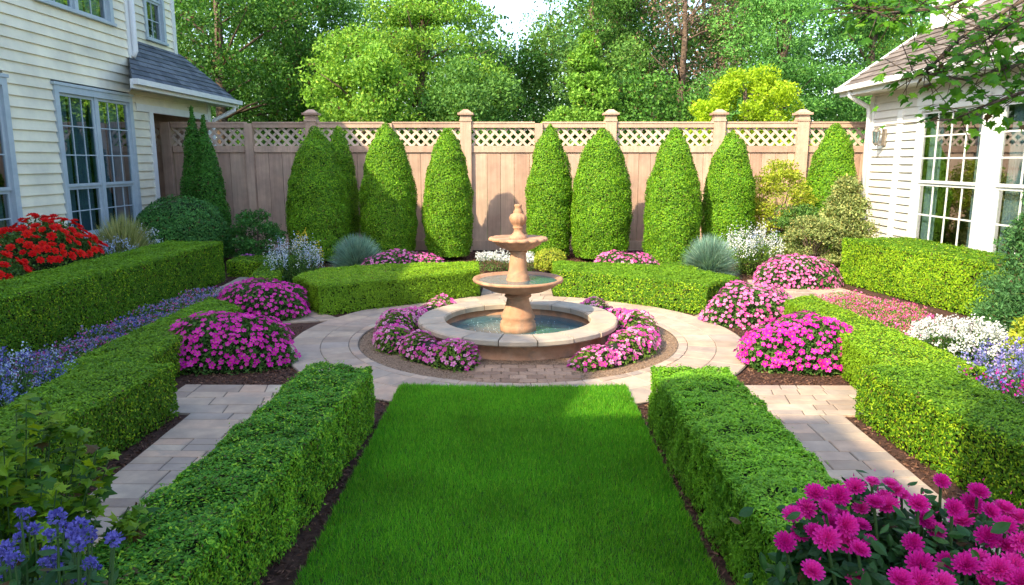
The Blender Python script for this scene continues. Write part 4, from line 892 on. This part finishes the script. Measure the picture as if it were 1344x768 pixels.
tree('dark leafy tree filling below the sky gap', tx(655, 27), 27, 5.9, 2.2, g1, n=60, per=150, base=1.2)
tree('tall green tree right of the sky gap', tx(768, 27), 27, 11.5, 2.1, g3, n=100, per=160, base=1.5, tr=.22)
tree('pale green cone shaped tree in front of the tall tree right of the sky gap', tx(768, 22), 22, 5.6, 1.5, g2, 'cone', n=70, per=150, base=1.2, cr=.6)
tree('purple brown leaved tree with thin crown and pale trunk', tx(885, 27), 27, 10.5, 2.2, g4, n=75, per=75, base=4.6, cr=.9, tr=.2, ln=.14, wd=.08)
tree('dark green shrubby tree beneath the purple brown crown', tx(850, 23), 23, 4.4, 1.9, g1, n=60, per=150, base=1.0)
tree('deep green layered pine in the right half of the tree line', tx(1010, 24), 24, 10.5, 3.0, g6, 'pine', n=170, per=130, ln=.15, wd=.07, base=2.0, cr=1.15, tr=.22)
tree('golden yellow bushy tree rising over the fence between two capped posts', tx(968, 20), 20, 4.25, 1.45, g5, n=95, per=100, base=1.3, cr=.34, ln=.13, wd=.08)
tree('green layered pine behind the roof of the white house', tx(1120, 26), 26, 9.0, 2.6, g6, 'pine', n=120, per=130, ln=.15, wd=.07, base=1.6, cr=1.1, tr=.2)
tree('yellow green leafy tree peeking left of the white chimney', tx(1150, 30), 30, 7.8, 1.4, g2, n=40, per=120, base=1.6, cr=.7)
tree('mid green bushy tree between the pine and the pale cone tree', tx(620, 22), 22, 4.6, 1.5, g3, n=55, per=150, base=1.2, cr=.55)
tree('dark leafy tree beside the deep green pine, above the golden one', tx(930, 29), 29, 7.2, 2.3, g1, n=60, per=140, base=1.0, cr=.9)
tree('tall slender tree trunk and crown beside the purple brown tree', tx(815, 28), 28, 11.5, 1.3, g1, n=45, per=130, base=3.5, cr=.7, tr=.2)
cs = []
while len(cs) < 1500:
    x_, y_, z_ = random.uniform(-26, 26), random.uniform(33, 42), random.uniform(.4, 13)
    if z_ > (6.3 + abs(x_ - .1) * 1.4 if abs(x_ - .1) < 4 else 12 + 1.5 * math.sin(x_ * .7)): continue
    cs.append((x_, y_, z_))
wd_ = crown_leaves(cs, [random.uniform(.9, 1.5) for _ in cs], 100, .24, .16)
tag(wd_.build('woodland', g7), 'distant dark woodland mass behind the garden trees', 'woods', kind='stuff')

# ------------------------------------------------------------------ foreground plants
def leaf_shape(lobes=3):
    """outline of a lobed leaf, unit length along +y"""
    if lobes == 0: return [(0, 0), (.2, .22), (.27, .45), (.2, .72), (0, 1), (-.2, .72), (-.27, .45), (-.2, .22)]
    return [(0, 0), (.12, .14), (.42, .10), (.36, .30), (.60, .48), (.36, .50), (.30, .62), (.20, .60), (0, 1.0), (-.20, .60), (-.30, .62), (-.36, .50), (-.60, .48), (-.36, .30), (-.42, .10), (-.12, .14)]
def big_leaves(mb, P, D, Nn, size, lobes, m=0, rnd=None):
    sh = np.array(leaf_shape(lobes))
    for p, d, nn in zip(P, D, Nn):
        d = d / np.linalg.norm(d); s = np.cross(d, nn); s /= max(np.linalg.norm(s), 1e-6); u = np.cross(s, d); sz = size * random.uniform(.7, 1.2)
        V = [p + (s * a + d * b - u * (.35 * abs(a) + .22 * b * b)) * sz for a, b in sh]; V.append(p + d * .5 * sz - u * .03 * sz)
        k = len(sh); mb.add(V, [(i, (i + 1) % k, k, k) for i in range(k)], m, random.random() if rnd is None else rnd)
fg_leaf = leaf_mat('young_leaf', (.02, .09, .008), (.20, .34, .015), .4, 3, gain=1.3); maple_leaf = leaf_mat('maple_leaf', (.03, .12, .008), (.11, .29, .015), .45, 2, gain=1.4); dah_leaf = leaf_mat('dahlia_leaf', (.012, .055, .012), (.035, .11, .022), .2, 4, gain=1.2)
# bottom-left leafy bush
bl = empty('leafy_bush', (-2.0, 2.55, 0), 'yellow green large leaved bush in the bottom left corner', 'bush')
mb = MB(); st = MB()
for i in range(120):
    a = random.uniform(0, 6.283); q = .50 * math.sqrt(random.random()); hh = 1.2 * random.uniform(.55, 1.0) * (1 - .3 * (q / .44) ** 2); tip = np.array([q * math.cos(a), q * math.sin(a), hh])
    st.tube([(tip[0] * .2, tip[1] * .2, 0), (tip[0] * .7, tip[1] * .7, hh * .6), tuple(tip)], [.006, .004, .002], 5)
    k = 36; t = rg.uniform(.35, 1.04, k); pts = np.stack([tip[0] * (.2 + .8 * t), tip[1] * (.2 + .8 * t), hh * t], 1); dd = rg.normal(size=(k, 3)) * [1, 1, .35] + [0, 0, .25]
    big_leaves(mb, pts, nrm(dd), nrm(rg.normal(size=(k, 3)) * .35 + [0, 0, 1]), .066, 3)
mb.build('foliage', fg_leaf, bl); st.build('stem', stem_m, bl)
# bottom-left violet flowers
bf = empty('violet_flower_plant', (-1.42, 1.82, 0), 'blue violet flower heads on a leafy plant at the bottom left edge', 'flowers')
mb = MB(); st = MB()
tips = []
for i in range(46):
    px = random.uniform(0, 152); py = random.uniform(672, 795); Dd = random.uniform(1.65, 2.0)
    if px > 60 and py < 600 + px * .72: continue
    tips.append(np.array(at(px, py, D=Dd)) - np.array(bf.location))
fb_tmp = MB(); k = 70; d = nrm(rg.normal(size=(k, 3)) + [0, 0, .5]); leaves(fb_tmp, d * .022 * rg.uniform(.5, 1.1, (k, 1)), d, .014, .010, .4, 0)
ob = fb_tmp.build('head', violp); head_me = ob.data; bpy.data.objects.remove(ob)
for t in tips:
    st.tube([(t[0] * .3, t[1] * .3, 0), (t[0] * .8, t[1] * .8, t[2] * .6), tuple(t)], [.005, .004, .003], 5)
    o_ = bpy.data.objects.new('flower_head', head_me); COL.objects.link(o_); o_.parent = bf; s = random.uniform(.55, 1.05); o_.matrix_local = Matrix.Translation(t) @ Matrix.Rotation(random.uniform(0, 6), 4, 'Z') @ Matrix.Diagonal((s, s, s, 1))
    kk = 15; tt = rg.uniform(.45, .95, kk); pts = np.stack([t[0] * (.3 + .7 * tt), t[1] * (.3 + .7 * tt), t[2] * tt], 1)
    big_leaves(mb, pts, nrm(rg.normal(size=(kk, 3)) * [1, 1, .4]), nrm(rg.normal(size=(kk, 3)) * .4 + [0, 0, 1]), .06, 0)
mb.build('foliage', dah_leaf, bf); st.build('stem', stem_m, bf)
# bottom-right dahlias
dh = empty('dahlia_bush', (1.45, 1.78, 0), 'magenta dahlia bush with large many petalled flowers in the bottom right corner', 'flowers')
heads = [(1070, 648), (1100, 652), (1122, 640), (1145, 633), (1168, 636), (1160, 655), (1130, 668), (1105, 676), (1085, 668), (1058, 668), (1040, 676), (1030, 712), (1050, 700), (1068, 698), (1085, 708), (1110, 690), (1130, 690), (1128, 722), (1148, 660), (1165, 664), (1185, 650), (1205, 662),
    (1236, 632), (1213, 682), (1228, 697), (1198, 713), (1262, 684), (1284, 646), (1252, 668), (1300, 672), (1318, 668), (1338, 680), (1296, 706), (1322, 716), (1340, 712), (1242, 738), (1208, 742), (1268, 742), (1284, 735), (1310, 748), (1330, 744), (1066, 750), (1124, 758), (1182, 762), (1206, 766), (1238, 766), (1292, 765), (1340, 764), (1112, 712), (1140, 710), (1275, 662), (1092, 690), (1176, 644), (1320, 690)]
mb = MB(); st = MB()
for i, (px, py) in enumerate(heads):
    Dd = 1.95 - .0028 * (py - 640) + random.uniform(-.08, .06); t = np.array(at(px, py, D=Dd)) - np.array(dh.location)
    o_ = bpy.data.objects.new('blossom', dah_b); COL.objects.link(o_); o_.parent = dh; s = random.uniform(.38, .64)
    nn = Vector((random.uniform(-.5, .35), random.uniform(-.9, -.1), random.uniform(.6, 1.1))).normalized()
    o_.matrix_local = Matrix.Translation(t) @ q_align(nn, random.uniform(0, 6)).to_matrix().to_4x4() @ Matrix.Diagonal((s, s, s * 1.5, 1))
    b = np.array([t[0] * .25, .12 + t[1] * .3, 0]); m_ = np.array([t[0] * .8, t[1] * .9 + .05, t[2] * .6]); st.tube([tuple(b), tuple(m_), tuple(t - np.array(nn) * .01)], [.008, .006, .004], 6)
    kk = 60; tt = rg.uniform(.45, .96, kk)[:, None]; pts = m_ * (1 - tt) + t * tt + rg.normal(size=(kk, 3)) * .045 - [0, -.03, .05]
    big_leaves(mb, pts, nrm(rg.normal(size=(kk, 3)) * [1, 1, .5]), nrm(rg.normal(size=(kk, 3)) * .5 + [0, -.2, 1]), .046, 0)
mb.build('foliage', dah_leaf, dh); st.build('stem', stem_m, dh)
# overhanging maple
mp = empty('maple_tree', (4.3, 1.9, 0), 'leafy maple branches hanging into the top right corner', 'tree')
MO = np.array(mp.location); tb = MB(); tb.tube([(0, 0, -.05), (-.05, .05, 1.4), (-.15, .15, 2.6), (-.1, .3, 4.6)], [.14, .12, .10, .04], 12); tb.build('trunk', bark, mp)
br = MB(); mb = MB()
def twig(path, r0, nl, sz, spreadv=.10):
    P = [np.array(at(px, py, D=D_)) - MO for px, py, D_ in path]; br.tube([tuple(p) for p in P], list(np.linspace(r0, .003, len(P))), 6)
    for i in range(nl):
        t = random.uniform(0, len(P) - 1.001); k = int(t); p = P[k] * (1 - t + k) + P[k + 1] * (t - k); d = P[k + 1] - P[k]; d = d / np.linalg.norm(d)
        off = rg.normal(size=3) * spreadv * [1, 1, .5]; q = p + off
        if i % 2 == 0: br.tube([tuple(p), tuple(q)], [.002, .0015], 4)
        dirv = nrm(np.array([off / max(np.linalg.norm(off), 1e-6) + d * .7 + [-.1, -.1, -.35]]))[0]; nv = nrm(np.array([[random.gauss(0, .35), random.gauss(-.25, .35), 1]]))[0]
        big_leaves(mb, [q], [dirv], [nv], sz, 3)
start = (1520, -60, 3.0)
for path, nl in (([(1480, -140, 3.0), (1344, -40, 3.0), (1240, 10, 2.9), (1160, 18, 2.8), (1110, 8, 2.8)], 95), ([(1480, -90, 3.0), (1344, 0, 2.9), (1260, 50, 2.8), (1215, 95, 2.8), (1182, 105, 2.8)], 60),
                 ([(1500, -20, 3.0), (1400, 60, 2.9), (1335, 85, 2.8), (1270, 105, 2.8), (1205, 95, 2.8)], 70), ([(1500, 0, 3.0), (1400, 100, 2.8), (1344, 120, 2.7), (1290, 140, 2.7), (1245, 160, 2.7)], 60),
                 ([(1500, -150, 3.1), (1400, -60, 3.2), (1300, -30, 3.2), (1200, -30, 3.1), (1130, -20, 3.0)], 90), ([(1480, -60, 2.8), (1390, 10, 2.7), (1330, 30, 2.7), (1290, 55, 2.7)], 60)):
    twig(path, .010, int(nl * 2.3), .044, .09)
br.tube([(-.13, .2, 3.0), tuple(np.array(at(1520, -100, D=3.05)) - MO)], [.05, .03], 8); br.build('branch', bark, mp); mb.build('crown', maple_leaf, mp)
for _c in range(3): pass
